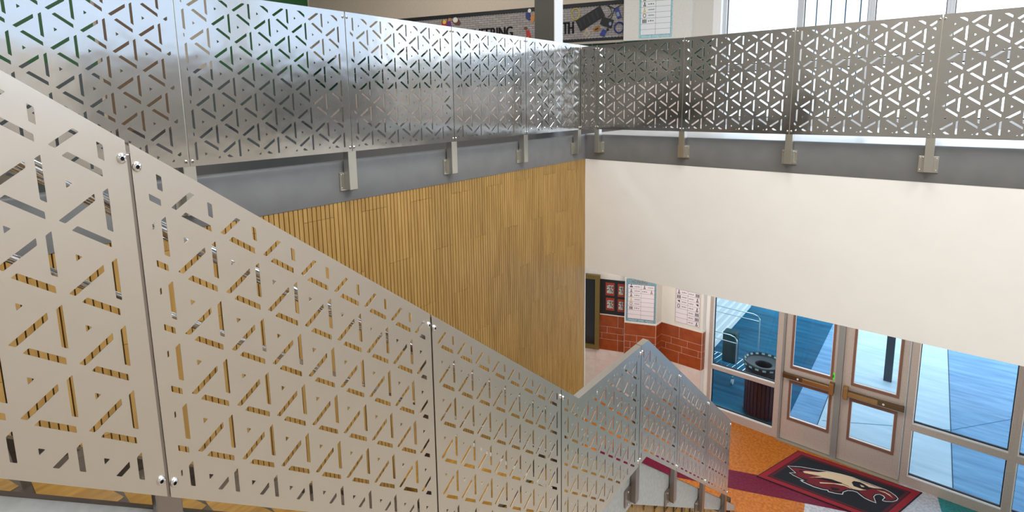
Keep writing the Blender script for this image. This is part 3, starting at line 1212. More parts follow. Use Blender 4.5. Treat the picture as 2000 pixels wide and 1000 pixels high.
mb.build('paving_joint', JT, PAVE)
mb = MB()
for x0, y0, x1, y1 in ((3.75, 4.87, 9.0, 11.5),):
    mb.prism([(x0, y0), (x1, y1), (x1, y1 + 0.02), (x0, y0 + 0.014)], lambda a, b, d: (a, b, ZF - 0.03 + d), 0, 0.003)
mb.prism([(2.13, 3.9), (3.74, 4.86), (3.74, 4.87), (2.13, 3.91)], lambda a, b, d: (a, b, ZF - 0.027 + d), 0, 0.003)
mb.build('paving_joint', mat('faint_joint', (0.09, 0.22, 0.33), 0.7), PAVE)

wing = struct(MB().box(-0.35, -0.12, 3.2, 8.1, ZF - 0.03, 2.2).build('wall_wing', WHITE))
SID = mat('white_siding', (0.92, 0.92, 0.9), 0.5)
z = ZF - 0.03
while z < 2.0:
    v = [(-0.12, 3.2, z), (-0.07, 3.2, z), (-0.07, 3.2, z + 0.13), (-0.12, 3.2, z + 0.15)]
    v += [(p[0], 8.1, p[2]) for p in v]
    MB().add(v, [(0, 1, 2, 3), (7, 6, 5, 4), (0, 4, 5, 1), (1, 5, 6, 2), (2, 6, 7, 3), (3, 7, 4, 0)]).build('siding_board', SID, wing)
    z += 0.215
far = struct(MB().box(-0.6, 1.6, 13.0, 13.2, ZF - 0.03, 4.2).build('wall_far', JT))
for i in range(6):
    MB().box(-0.6 + i * 0.37, -0.6 + (i + 1) * 0.37 - 0.035, 12.97, 13.0, ZF, 4.2).build('wall_panel', SID, far)

tag(MB().box(2.80, 2.925, 5.98, 6.1, ZF - 0.03, ZW).build('steel_post', mat('blue_grey_paint', (0.03, 0.05, 0.065), 0.5), loc=(2.86, 6.04, ZF), bevel=0.004),
    'dark blue-grey square post on the pale pavement behind the right door', 'post')

# litter bin outside the left sidelight
BC = (1.3, 3.5, ZF - 0.03)
binr = thing('litter_bin', 'dark maroon slatted litter bin with black lid outside the left sidelight', 'bin', BC)
MAROON = mat('maroon_metal', (0.05, 0.008, 0.016), 0.45)
DARKM = mat('black_bin_metal', (0.012, 0.02, 0.028), 0.4)
HB_ = 0.83
MB().lathe(BC, [(0.24, 0.03), (0.24, HB_ - 0.02)], 28).build('liner', DARKM, binr, smooth=True)
for i in range(28):
    a0, a1 = 2 * pi * i / 28, 2 * pi * (i + 0.78) / 28
    pts = [(BC[0] + r * cos(a), BC[1] + r * sin(a)) for r, a in ((0.255, a0), (0.27, a0), (0.27, a1), (0.255, a1))]
    MB().prism(pts, lambda x, y, d: (x, y, d), BC[2] + 0.04, BC[2] + HB_).build('slat', MAROON, binr)
for zz in (0.05, HB_ - 0.02):
    MB().lathe((BC[0], BC[1], BC[2] + zz), [(0.25, -0.02), (0.28, -0.02), (0.28, 0.02), (0.25, 0.02), (0.25, -0.02)], 28).build('hoop', DARKM, binr)
lid = MB().lathe((BC[0], BC[1], BC[2] + HB_), [(0.285, 0.0), (0.31, 0.05), (0.31, 0.1), (0.295, 0.115), (0.26, 0.07), (0.13, 0.05), (0.115, 0.03), (0.115, -0.1)], 36).build('lid', DARKM, binr, smooth=True)
for i in range(18):
    a = 2 * pi * i / 18
    a1 = a + 0.17
    v = [(BC[0] + r * cos(t), BC[1] + r * sin(t), BC[2] + HB_ + zz) for t in (a, a1) for r, zz in ((0.312, 0.062), (0.312, 0.09), (0.3, 0.062), (0.3, 0.09))]
    v2 = [(BC[0] + r * cos(t), BC[1] + r * sin(t), BC[2] + HB_ + zz) for t in (a, a1) for r, zz in ((0.292, 0.109), (0.27, 0.0835))]
    m2 = MB().add(v, [(0, 1, 5, 4), (2, 6, 7, 3), (0, 4, 6, 2), (1, 3, 7, 5), (0, 2, 3, 1), (4, 5, 7, 6)])
    m2.add([(p[0], p[1], p[2] + 0.002) for p in v2], [(0, 1, 3, 2)])
    m2.build('rim_slot', mat('pale_slot', (0.3, 0.5, 0.55), 0.5), lid)  # pale blue-green slots in the lid rim

# wire utility cart
CY = 4.16
cart = thing('wire_cart', 'chrome wire cart with hoop handles outside the left sidelight', 'cart', (0.45, CY, ZF - 0.03))
CW = mat('cart_chrome', (0.75, 0.85, 0.88), 0.2, 0.9)


def hoop(y, x1, z1, z0, name):
    pts = [(-0.0, y, z1 - 0.02), (0.1, y, z1), (x1 - 0.12, y, z1), (x1 - 0.04, y, z1 - 0.025), (x1 - 0.005, y, z1 - 0.07), (x1, y, z1 - 0.13), (x1, y, z0)]
    MB().tube(pts, 0.011, 8).build(name, CW, cart, smooth=True)


hoop(CY + 0.55, 0.93, -4.62, -5.62, 'hoop_handle')
hoop(CY + 0.06, 0.68, -4.93, -5.62, 'hoop_handle')
for y, x1, z in ((CY + 0.55, 0.93, -4.74), (CY + 0.06, 0.675, -5.06)):
    MB().tube([(0.0, y, z), (x1 - 0.01, y, z)], 0.008, 6).build('cross_rail', CW, cart)
for i in range(9):
    x = 0.1 + 0.095 * i
    MB().tube([(x - 0.02, CY - 0.02, -5.6), (x + 0.08, CY + 0.6, -5.6)], 0.006, 6).build('shelf_wire', CW, cart)
MB().tube([(0.02, CY - 0.02, -5.605), (0.9, CY - 0.02, -5.605), (0.98, CY + 0.6, -5.605), (0.05, CY + 0.6, -5.605)], 0.009, 6, closed=True).build('shelf_frame', CW, cart)
mb = MB().box(0.36, 0.61, CY + 0.25, CY + 0.48, -5.59, -4.98).build('dark_crate', mat('dark_teal_crate', (0.01, 0.06, 0.075), 0.7), cart, bevel=0.03)  # plain box for the small dark slatted crate
cast = MB().tube([(0.655, CY - 0.02, -5.6), (0.655, CY - 0.02, -5.69)], 0.012, 8).box(0.635, 0.675, CY - 0.05, CY + 0.01, -5.72, -5.68).build('caster', CW, cart)
MB().tube([(0.64, CY - 0.03, -5.77), (0.67, CY - 0.03, -5.77)], 0.055, 14).build('wheel', mat('grey_wheel', (0.5, 0.6, 0.62), 0.4), cast)
for x, y in ((0.1, CY), (0.1, CY + 0.58), (0.9, CY + 0.58)):
    c2 = MB().tube([(x, y, -5.6), (x, y, -5.72)], 0.012, 8).build('caster', CW, cart)
    MB().tube([(x - 0.015, y, -5.77), (x + 0.015, y, -5.77)], 0.055, 14).build('wheel', MATS['grey_wheel'], c2)

# ------------------------------------------------------------------ door mat with the bird's head
mA, mB_, mC = Vector((1.987, 2.80)), Vector((1.65, 1.86)), Vector((3.431, 2.893))
mD = mB_ + (mC - mA)
mat_t = thing('door_mat', 'black door mat with red border and a bird head emblem before the doors', 'mat', ((mA.x + mD.x) / 2, (mA.y + mD.y) / 2, ZF))


def inset(k):
    c = (mA + mD) / 2
    eu, ev = (mC - mA).normalized(), (mA - mB_).normalized()
    return [tuple(mA + eu * k - ev * k), tuple(mC - eu * k - ev * k), tuple(mD - eu * k + ev * k), tuple(mB_ + eu * k + ev * k)]


zf_ = lambda a, b, d: (a, b, ZF + d)
MRED = mat('red_carpet', (0.22, 0.005, 0.012), 0.9)
MBLK = mat('black_carpet', (0.006, 0.007, 0.012), 0.95)
MDR = mat('dark_red_carpet', (0.13, 0.006, 0.012), 0.9)
MCR = mat('cream_carpet', (0.6, 0.46, 0.3), 0.9)
MWH = mat('white_carpet', (0.55, 0.55, 0.55), 0.9)
MB().prism(inset(0.0), zf_, 0.002, 0.010).build('rubber_edge', MBLK, mat_t)
MB().prism(inset(0.012), zf_, 0.010, 0.012).build('border', MRED, mat_t)
MB().prism(inset(0.085), zf_, 0.012, 0.0125).build('inner_line', MBLK, mat_t)
MB().prism(inset(0.095), zf_, 0.0125, 0.013).build('inner_border', mat('deep_red_carpet', (0.06, 0.003, 0.008), 0.9), mat_t)
MB().prism(inset(0.13), zf_, 0.013, 0.0135).build('field', MBLK, mat_t)

# emblem drawn in mat coordinates (s along the long side from the left, t from the lower long side, both 0..1)
EMB = [
    ('emblem_outline', 'line', [(0.0804, 0.5006), (0.1663, 0.603), (0.2681, 0.6642), (0.3586, 0.7284), (0.4391, 0.7667), (0.5311, 0.7904), (0.6162, 0.7767), (0.7049, 0.7717), (0.7916, 0.7668), (0.8349, 0.7481), (0.8839, 0.7059), (0.9159, 0.6557), (0.9204, 0.5968), (0.907, 0.5366), (0.8693, 0.4841), (0.8486, 0.4779), (0.8396, 0.4968), (0.8384, 0.5611), (0.8211, 0.5909), (0.7927, 0.5971), (0.7775, 0.5564), (0.7797, 0.5027), (0.832, 0.3769), (0.7794, 0.3763), (0.7367, 0.3921), (0.6953, 0.4279), (0.6621, 0.461), (0.6315, 0.4579), (0.6033, 0.4207), (0.5922, 0.3587), (0.6056, 0.2978), (0.5517, 0.2543), (0.5087, 0.2384), (0.4964, 0.2639), (0.4592, 0.2406), (0.3975, 0.2282), (0.3444, 0.2374), (0.2976, 0.2506), (0.2717, 0.2684), (0.2884, 0.2943), (0.1949, 0.3222), (0.149, 0.3523), (0.1829, 0.4052)]),
    ('emblem_ground', 'black', [(0.0918, 0.4987), (0.1708, 0.5903), (0.2723, 0.6515), (0.3627, 0.7157), (0.4403, 0.7497), (0.5349, 0.7779), (0.6198, 0.7642), (0.7084, 0.7594), (0.7921, 0.7537), (0.8359, 0.736), (0.8827, 0.6939), (0.9111, 0.6515), (0.9143, 0.6004), (0.9029, 0.5464), (0.8672, 0.4972), (0.8492, 0.492), (0.8455, 0.5027), (0.8436, 0.5693), (0.8222, 0.606), (0.7905, 0.6106), (0.7715, 0.564), (0.7748, 0.4984), (0.8217, 0.3868), (0.7766, 0.3915), (0.7361, 0.4045), (0.6952, 0.4413), (0.6602, 0.4751), (0.6285, 0.4704), (0.5986, 0.4307), (0.5858, 0.3589), (0.5965, 0.304), (0.5492, 0.2674), (0.5082, 0.2548), (0.4964, 0.2813), (0.4565, 0.2538), (0.3947, 0.2415), (0.342, 0.2516), (0.2971, 0.2643), (0.2886, 0.2764), (0.2999, 0.2978), (0.1932, 0.3344), (0.1601, 0.3508), (0.1931, 0.406)]),
    ('emblem_feather', 'red', [(0.1116, 0.506), (0.1997, 0.5577), (0.3005, 0.6188), (0.4309, 0.6342), (0.5466, 0.632), (0.6195, 0.4979), (0.58, 0.4188), (0.573, 0.3388), (0.5264, 0.2833), (0.4955, 0.3042), (0.4463, 0.2798), (0.3764, 0.2661), (0.3117, 0.2834), (0.3161, 0.3448), (0.2412, 0.3385), (0.1865, 0.3579), (0.2033, 0.4218), (0.1471, 0.4565)]),
    ('emblem_beak', 'red', [(0.6658, 0.5011), (0.7216, 0.6853), (0.7996, 0.7377), (0.8558, 0.7127), (0.8965, 0.6587), (0.905, 0.5991), (0.8839, 0.5397), (0.8618, 0.5116), (0.8471, 0.5648), (0.8218, 0.6156), (0.7888, 0.6249), (0.7662, 0.5828), (0.7665, 0.4955), (0.8107, 0.399), (0.7624, 0.409), (0.7146, 0.4412)]),
    ('emblem_head', 'cream', [(0.2042, 0.507), (0.3047, 0.6063), (0.3514, 0.6981), (0.4423, 0.7566), (0.5372, 0.7703), (0.6249, 0.7469), (0.7132, 0.7423), (0.7752, 0.7481), (0.7189, 0.6949), (0.6917, 0.6806), (0.6433, 0.7112), (0.6112, 0.7255), (0.5667, 0.6994), (0.5668, 0.6455), (0.6033, 0.5777), (0.6747, 0.5772), (0.6977, 0.5923), (0.6656, 0.5283), (0.618, 0.5026), (0.5762, 0.5354), (0.5065, 0.5513), (0.4394, 0.5554), (0.376, 0.519), (0.2964, 0.4023), (0.3608, 0.5397), (0.2956, 0.5054), (0.2372, 0.4746)]),
    ('emblem_feather', 'cream', [(0.3916, 0.3828), (0.468, 0.4661), (0.5287, 0.5323), (0.5889, 0.52), (0.6127, 0.4942), (0.5544, 0.5014), (0.485, 0.464), (0.4065, 0.363)]),
    ('emblem_detail', 'black', [(0.5649, 0.6785), (0.603, 0.7127), (0.6433, 0.7112), (0.6822, 0.6727), (0.7029, 0.6282), (0.6787, 0.5904), (0.6322, 0.5876), (0.5979, 0.6224)]),  # black details are the emblem's own print
    ('emblem_detail', 'black', [(0.1856, 0.4973), (0.2283, 0.5255), (0.2004, 0.4552)]),
    ('emblem_detail', 'black', [(0.4859, 0.3592), (0.5548, 0.3969), (0.5496, 0.3368), (0.5191, 0.3063)]),
    ('emblem_detail', 'black', [(0.3179, 0.4395), (0.4338, 0.5468), (0.5227, 0.5515), (0.5163, 0.52), (0.429, 0.4846)]),
    ('emblem_eye', 'cream', [(0.6273, 0.6577), (0.6549, 0.6582), (0.6688, 0.6377), (0.6511, 0.6172)]),
    ('emblem_beak_edge', 'cream', [(0.75, 0.6672), (0.8048, 0.6909), (0.849, 0.6682), (0.8894, 0.6076), (0.8613, 0.6369), (0.8154, 0.6665)]),
]


def mat_pt(s, t):
    q = mB_ + (mC - mA) * s + (mA - mB_) * t
    return (q.x, q.y)


emb_m = {'line': MWH, 'black': MBLK, 'red': MDR, 'cream': MCR}
hgt = 0.0135
for nm, kind, pts in EMB:
    P = [mat_pt(s, t) for s, t in pts]
    v = [Vector((p[0], p[1])) for p in P]
    ed = [(i, (i + 1) % len(P)) for i in range(len(P))]
    vo, eo, fo, *_ = delaunay_2d_cdt(v, ed, [], 1, 1e-6)
    hgt += 0.0006
    fs = [list(f) for f in fo if in_poly(sum(vo[i][0] for i in f) / 3, sum(vo[i][1] for i in f) / 3, P)]
    MB().add([(q[0], q[1], ZF + hgt) for q in vo], fs).build(nm, emb_m[kind], mat_t)

# ------------------------------------------------------------------ posters and boards of the hall
PAPER = mat('pale_paper', (0.72, 0.64, 0.66), 0.8)
WPAPER = mat('white_paper', (0.78, 0.78, 0.78), 0.8)
TEALB = mat('teal_border_paper', (0.16, 0.27, 0.32), 0.8, 0, noise_color((0.13, 0.24, 0.29), (0.24, 0.36, 0.4), (60, 60, 60), 3))
AQUA = mat('aqua_border_paper', (0.3, 0.55, 0.6), 0.8, 0, noise_color((0.25, 0.48, 0.52), (0.42, 0.66, 0.7), (60, 60, 60), 3))
INK = mat('black_ink', (0.02, 0.02, 0.025), 0.8)
YEL = mat('yellow_ink', (0.6, 0.42, 0.05), 0.8)
BRN = mat('brown_ink', (0.2, 0.09, 0.03), 0.8)


def icon(mb, F, u, w, s, kind, d):
    if kind == 0:      # person
        mb.fbox(F, u - .15 * s, u + .15 * s, w + .25 * s, w + .55 * s, 0, d)
        mb.fbox(F, u - .4 * s, u + .4 * s, w - .25 * s, w + .1 * s, 0, d)
    elif kind == 1:    # figure
        mb.fbox(F, u - .1 * s, u + .1 * s, w - .1 * s, w + .5 * s, 0, d)
        mb.fbox(F, u - .25 * s, u - .05 * s, w - .5 * s, w - .1 * s, 0, d)
        mb.fbox(F, u + .05 * s, u + .25 * s, w - .5 * s, w - .1 * s, 0, d)
    elif kind == 2:    # row of people
        for k in (-1, 0, 1):
            mb.fbox(F, u + k * .33 * s - .1 * s, u + k * .33 * s + .1 * s, w - .45 * s, w + .4 * s, 0, d)
    elif kind == 3:    # megaphone
        mb.prism([(u - .4 * s, w + .2 * s), (u + .3 * s, w - .3 * s), (u + .3 * s, w + .35 * s)], F, 0, d)
    elif kind == 4:    # ring
        n = 12
        for j in range(n):
            a, b = 2 * pi * j / n, 2 * pi * (j + 1) / n
            mb.prism([(u + .25 * s * cos(a), w + .35 * s * sin(a)), (u + .38 * s * cos(a), w + .5 * s * sin(a)),
                      (u + .38 * s * cos(b), w + .5 * s * sin(b)), (u + .25 * s * cos(b), w + .35 * s * sin(b))], F, 0, d)


def chart(F, u0, u1, w0, w1, label, border, rows, cells, title, bw=(0.03, 0.06, 0.055), paper=PAPER, header=None, two=True):
    """tall two-column chart poster; cells: (col, row, icon kind, material, text length)"""
    c = F((u0 + u1) / 2, w0, 0)
    t = thing('chart_poster', label, 'poster', c)
    MB().fbox(F, u0, u1, w0, w1, 0.001, 0.004).build('border', border, t)
    a, b = u0 + bw[0], u1 - bw[0]
    z0, z1 = w0 + bw[1], w1 - bw[2]
    MB().fbox(F, a, b, z0, z1, 0.004, 0.006).build('paper', paper, t)
    mb = MB()
    lw = 0.003
    d = 0.0068
    for i in range(rows + 1):
        z = z0 + (z1 - z0) * i / rows
        mb.fbox(F, a, b, z - lw / 2, z + lw / 2, 0.006, d)
    for u in (a, (a + b) / 2, b):
        mb.fbox(F, u - lw / 2, u + lw / 2, z0, z1, 0.006, d)
    mb.build('grid_lines', INK, t)
    rh = (z1 - z0) / rows
    cw = (b - a) / 2
    acc = {}
    for col, row, kind, m, tl, side in cells:
        ui = a + cw * col + (0.25 if side == 0 else 0.78) * cw
        wi = z1 - (row + 0.5) * rh
        q = acc.setdefault(m.name, (MB(), m))[0]
        icon(q, F, ui, wi, rh * 0.8, kind, d)
        k = acc.setdefault('black_ink', (MB(), INK))[0]
        s0 = a + cw * col + (0.5 if side == 0 else 0.08) * cw
        n = tl
        ww = 0.42 * cw / max(n, 1)
        for i in range(n):
            k.fbox(F, s0 + i * ww, s0 + i * ww + ww * 0.6, wi - rh * 0.08, wi + rh * (0.06 + 0.05 * (i % 2)), 0.006, d)
    for q, m in acc.values():
        q.build('printed_symbols', m, t)['kind'] = 'stuff'
    if title:
        text_mesh(title, F, a + 0.02, w0 + bw[1] * 0.25, bw[1] * 0.5, (b - a) * 0.92, 0.004, 0.0062).build('lettering', mat('pale_lettering', (0.62, 0.72, 0.75), 0.8), t)
    if header:
        text_mesh(header, F, a + 0.05, w1 - bw[2] * 0.75, bw[2] * 0.5, (b - a) * 0.6, 0.004, 0.0062).build('header_lettering', BRN, t)
    return t


Fb = frame((-0.693, 2.45), radians(22))
cellsB = [(0, 0, 0, INK, 5, 0), (1, 0, 1, INK, 6, 0), (0, 1, 1, INK, 4, 0), (1, 1, 1, BRN, 3, 1), (0, 2, 1, INK, 3, 0), (0, 3, 1, YEL, 6, 0), (0, 4, 4, BRN, 7, 0), (0, 5, 2, INK, 3, 0)]
chart(Fb, 0.02, 0.515, -4.362, -3.6, 'teal bordered voice chart on the pilaster above rust tiles, ground floor', TEALB, 8, cellsB, 'FRONT LINE. VOICE', header='WORKING', bw=(0.03, 0.055, 0.1))
Fc = frame((-0.2, 2.85), 0.0)
PALEB = mat('pale_border_paper', (0.66, 0.6, 0.53), 0.8)
cellsC = [(0, 0, 3, INK, 3, 0), (0, 1, 1, INK, 3, 0), (0, 2, 2, INK, 4, 0), (0, 3, 3, INK, 5, 0), (0, 4, 4, INK, 5, 0),
          (1, 1, 2, INK, 4, 1), (1, 2, 1, INK, 5, 1), (1, 3, 3, INK, 3, 1), (1, 4, 1, INK, 4, 1), (1, 5, 2, INK, 5, 1), (1, 6, 2, INK, 5, 1), (1, 7, 1, INK, 4, 1)]
chart(Fc, 0.225, 0.665, -4.36, -3.6, 'white chart poster without coloured border beside the left sidelight', PALEB, 8, cellsC, None, bw=(0.018, 0.045, 0.06))

Fa = frame((-0.79, 2.64), radians(20))
bb = thing('poster_board', 'black board with four red posters above the rust tiles', 'board', Fa(-0.22, ZTT, 0))
MB().fbox(Fa, -0.43, 0.0, ZTT + 0.022, -3.735, 0.001, 0.015).build('backing', BLACK, bb)
RED = mat('red_print', (0.28, 0.03, 0.012), 0.7)
GRYP = mat('grey_print', (0.3, 0.27, 0.22), 0.7, 0, noise_color((0.05, 0.03, 0.03), (0.5, 0.48, 0.42), (45, 45, 45), 4, 0.42, 0.58))
for nm, (u0, u1, w0, w1) in zip(('upper left', 'upper right', 'lower left', 'lower right'), ((-0.335, -0.18, -4.02, -3.785), (-0.122, -0.004, -4.025, -3.79), (-0.327, -0.178, -4.295, -4.065), (-0.122, -0.004, -4.3, -4.07))):
    t = thing('red_poster', 'small red poster with grey drawing, %s on the black board' % nm, 'poster', Fa((u0 + u1) / 2, w0, 0.015), group='red posters on the black board')
    MB().fbox(Fa, u0, u1, w0, w1, 0.015, 0.018).build('sheet', RED, t)
    MB().fbox(Fa, u0 + 0.02, u1 - 0.02, w0 + 0.04, w1 - 0.045, 0.018, 0.019).build('printed_drawing', GRYP, t)
    text_mesh('BE A STAR' if False else 'READ', Fa, u0 + 0.03, w1 - 0.037, 0.022, (u1 - u0) * 0.5, 0.018, 0.0195).build('lettering', mat('dull_white_ink', (0.4, 0.3, 0.26), 0.8), t) if False else None

cs = thing('display_case', 'gold framed dark display case at the end of the oak slat wall', 'case', Fa(-0.75, -5.04, 0))
MB().fbox(Fa, -1.0, -0.5, -4.97, -3.735, 0.001, 0.02).build('back_panel', BLACK, cs)
fr = MB()
fr.fbox(Fa, -0.512, -0.432, -5.045, -3.657, 0.001, 0.07).fbox(Fa, -1.08, -1.0, -5.045, -3.657, 0.001, 0.07)
fr.fbox(Fa, -1.0, -0.512, -5.045, -4.965, 0.001, 0.07).fbox(Fa, -1.0, -0.512, -3.737, -3.657, 0.001, 0.07)
fr.build('frame', GOLDW, cs, bevel=0.004)
MB().fbox(Fa, -0.995, -0.515, -4.96, -3.74, 0.05, 0.054).build('pane', GL_CLEAR, cs)

# ------------------------------------------------------------------ upper floor, behind the railings
ZT = 3.4
aU = radians(17.3)
UA1 = Vector((-0.86, 2.6))
UA0 = Vector((-7.1, 2.6 - 6.24 * math.tan(aU)))
wUA, FUA, LUA = wall_seg('wall_upper_back', UA0, UA1, ZU, ZT, CREAM, 0.12)
UB0, UB1 = Vector((-0.826, 2.493)), Vector((0.158, 2.811))
wUB, FUB, LUB = wall_seg('wall_upper_pilaster', UB0, UB1, ZU, ZT, LIGHTC, 0.12)
wUC, FUC, LUC = wall_seg('wall_upper_right', Vector((0.15, 2.85)), Vector((0.466, 2.85)), ZU, ZT, LIGHTC, 0.1)
struct(MB().box(0.466, 0.58, 2.85, 3.05, ZU, ZT).build('wall_upper_jamb', WHITE))
UR = [0.335, 0.17, 0.0, -0.165, -0.33]
ULO = [-0.33, -0.55, -0.77, ZU]
for w, F, L in ((wUA, FUA, LUA), (wUB, FUB, LUB), (wUC, FUC, LUC)):
    n_ = int(L / 0.5)
    tile_rows(w, F, L, UR, [[i * 0.4 + o for i in range(1, int(L / 0.4) + 1)] for o in (0, 0.13, 0.2, 0.0)], GREENT)
    tile_rows(w, F, L, ULO, [[i * 0.4 for i in range(1, int(L / 0.4) + 1)]] * 3, PALET, cap=False)
wUL = struct(MB().box(-7.3, -7.1, -9.5, 0.9, ZU, ZT).build('wall_upper_left', CREAM))
for (a, b, m, z0, z1, nm) in ((-1.3, 0.62, GREENP, 0.05, 3.3, 'colour_panel'), (-6.2, -3.0, GREENP, 0.05, 3.3, 'colour_panel'), (-2.95, -2.05, BROWNW, ZU, 1.4, 'wood_panel'),
                             (-6.2, -3.0, GREYBASE, ZU, 0.05, 'base_panel'), (-2.0, 0.62, GREYBASE, ZU, 0.05, 'base_panel')):
    MB().box(-7.1, -7.085, a, b, z0, z1).build(nm, m, wUL)

# steel column behind the left railing
pc = CAM + Vector((0, 0, 0))
colm = thing('steel_column', 'dark grey square steel column with lit side painted white before the brick print bulletin board', 'column', (-0.72, 0.4, ZU))
MB().box(-0.955, -0.65, 0.28, 0.46, ZU, ZT).build('shaft', mat('column_paint', (0.09, 0.085, 0.075), 0.5), colm, bevel=0.006)
MB().box(-0.648, -0.632, 0.28, 0.46, ZU, ZT).build('lit_side', mat('lit_side_white', (0.85, 0.85, 0.85), 0.5), colm, bevel=0.003)  # white strip stands for window light on the column's side

# bulletin board on the upper wall
FU = frame((-0.8, 2.62), aU)
lng = 1 / cos(aU)


def ux(x):
    return (x + 0.8) * lng


BR = mat('brick_print_paper', (0.6, 0.55, 0.52), 0.8)
nt = BR.node_tree
bt = nt.nodes.new('ShaderNodeTexBrick')
bt.inputs['Color1'].default_value = (0.36, 0.33, 0.31, 1)
bt.inputs['Color2'].default_value = (0.28, 0.25, 0.24, 1)
bt.inputs['Mortar'].default_value = (0.1, 0.09, 0.09, 1)
bt.inputs['Scale'].default_value = 1.0
bt.inputs['Mortar Size'].default_value = 0.003
bt.inputs['Brick Width'].default_value = 0.11
bt.inputs['Row Height'].default_value = 0.038
tcn = nt.nodes.new('ShaderNodeTexCoord')
sx_ = nt.nodes.new('ShaderNodeSeparateXYZ')
cx_ = nt.nodes.new('ShaderNodeCombineXYZ')
nt.links.new(tcn.outputs['Object'], sx_.inputs[0])
nt.links.new(sx_.outputs['X'], cx_.inputs['X'])
nt.links.new(sx_.outputs['Z'], cx_.inputs['Y'])
nt.links.new(cx_.outputs[0], bt.inputs['Vector'])
nt.links.new(bt.outputs['Color'], nt.nodes['Principled BSDF'].inputs['Base Color'])

bu0, bu1, bw0, bw1 = ux(-5.2), ux(-0.88), 0.38, 0.99
bboard = thing('bulletin_board', 'long bulletin board of white brick print with black scalloped border, upper floor', 'board', FU((bu0 + bu1) / 2, bw0, 0))
MB().fbox(FU, bu0, bu1, bw0, bw1, 0.002, 0.012).build('brick_paper', BR, bboard)
mb = MB()
mb.fbox(FU, bu0, bu1, bw1 - 0.045, bw1 + 0.012, 0.012, 0.018)
mb.fbox(FU, bu0, bu1, bw0 - 0.012, bw0 + 0.03, 0.012, 0.018)
n = int((bu1 - bu0) / 0.052)
for i in range(n):
    c = bu0 + (i + 0.5) * (bu1 - bu0) / n
    for zz, s in ((bw1 - 0.045, -1), (bw0 + 0.03, 1)):
        mb.prism([(c + 0.026 * cos(t), zz + s * 0.016 * sin(t)) for t in [pi * j / 5 for j in range(6)]], FU, 0.012, 0.018)
mb.build('scalloped_border', BLACK, bboard)
MB().fbox(FU, bu0, bu1 + 0.0, bw0 - 0.05, bw0 - 0.012, 0.0, 0.035).build('tray', mat('tray_metal', (0.5, 0.45, 0.38), 0.4, 0.5), bboard)


def letters(txt, x0, x1, w0, w1):
    mb = text_mesh(txt, FU, ux(x0), w0, w1 - w0, ux(x1) - ux(x0), 0.012, 0.018)
    # thicken to a bold face by laying two shifted copies
    out = MB()
    for s in (-0.01, -0.004, 0.004, 0.01):
        out.add([(v[0] + s * cos(aU), v[1] + s * sin(aU), v[2]) for v in mb.v], mb.f)
    out.build('lettering', BLACK, bboard)


letters('ENGINEERING', -3.86, -2.74, 0.52, 0.71)
letters('MATH', -2.05, -1.68, 0.515, 0.712)

# things pinned on the board
def pin(name, label, cat, polys, d=0.02, group=None):
    """polys: list of (points, material, part name) in (x, z)"""
    cx = sum(p[0] for p in polys[0][0]) / len(polys[0][0])
    cz = min(p[1] for p in polys[0][0])
    t = thing(name, label, cat, FU(ux(cx), cz, 0.018), group)
    for k, (pts, m, nm, d0, d1) in enumerate(polys):
        MB().prism([(ux(a), b) for a, b in pts], FU, d0, d1).build(nm, m, t)
    return t


def circ(cx, cz, rx, rz, n=14):
    return [(cx + rx * cos(2 * pi * i / n), cz + rz * sin(2 * pi * i / n)) for i in range(n)]


CABY = mat('yellow_cable', (0.55, 0.42, 0.08), 0.6)
BLUEP = mat('blue_plastic', (0.02, 0.04, 0.2), 0.4)
ORNG = mat('orange_board', (0.3, 0.13, 0.03), 0.5)
GREYC = mat('grey_blue_part', (0.2, 0.25, 0.35), 0.5)
TAN = mat('tan_part', (0.4, 0.3, 0.2), 0.6)
pin('keyboard', 'slanted black keyboard pinned on the right end of the brick print board', 'keyboard',
    [([(-1.642, 0.722), (-1.25, 0.935), (-1.17, 0.77), (-1.56, 0.545)], BLACK, 'body', 0.012, 0.03)] +
    [([(-1.642 + 0.39 * t + 0.03, 0.722 + 0.213 * t - 0.028), (-1.642 + 0.39 * t + 0.055, 0.722 + 0.213 * t - 0.014), (-1.562 + 0.39 * t + 0.02, 0.545 + 0.225 * t + 0.04), (-1.562 + 0.39 * t - 0.005, 0.545 + 0.225 * t + 0.026)],
      mat('key_black', (0.02, 0.02, 0.022), 0.5), 'key_row', 0.03, 0.033) for t in (0.05, 0.22, 0.39, 0.56, 0.73)])
pin('black_module', 'black boxy camera part hanging under two wires on the brick print board', 'device',
    [([(-1.245, 0.645), (-1.2, 0.755), (-1.03, 0.69), (-1.07, 0.565)], BLACK, 'body', 0.012, 0.045),
     (circ(-1.08, 0.63, 0.022, 0.03), GREYC, 'lens', 0.045, 0.055)])
t = thing('hanging_wire', 'thin black wires looping above the camera part on the brick print board', 'wire', FU(ux(-1.1), 0.72, 0.02))
for pts in ([(-1.13, 0.93), (-1.08, 0.88), (-1.06, 0.8), (-1.12, 0.74)], [(-1.13, 0.93), (-1.02, 0.87), (-0.95, 0.9), (-0.92, 0.93)], [(-1.02, 0.87), (-1.06, 0.74), (-1.1, 0.7)]):
    MB().tube([FU(ux(a), b, 0.024) for a, b in pts], 0.006, 6).build('wire', BLACK, t)
pin('blue_module', 'blue phone shaped part at top right of the brick print board', 'device',
    [([(-1.02, 0.86), (-0.96, 0.885), (-0.91, 0.73), (-0.97, 0.7)], BLUEP, 'body', 0.012, 0.03),
     ([(-0.995, 0.8), (-0.955, 0.815), (-0.935, 0.75), (-0.97, 0.735)], GREYC, 'screen', 0.03, 0.033)])
t = thing('blue_cable', 'coiled blue cable at the lower right of the brick print board', 'cable', FU(ux(-0.94), 0.47, 0.02))
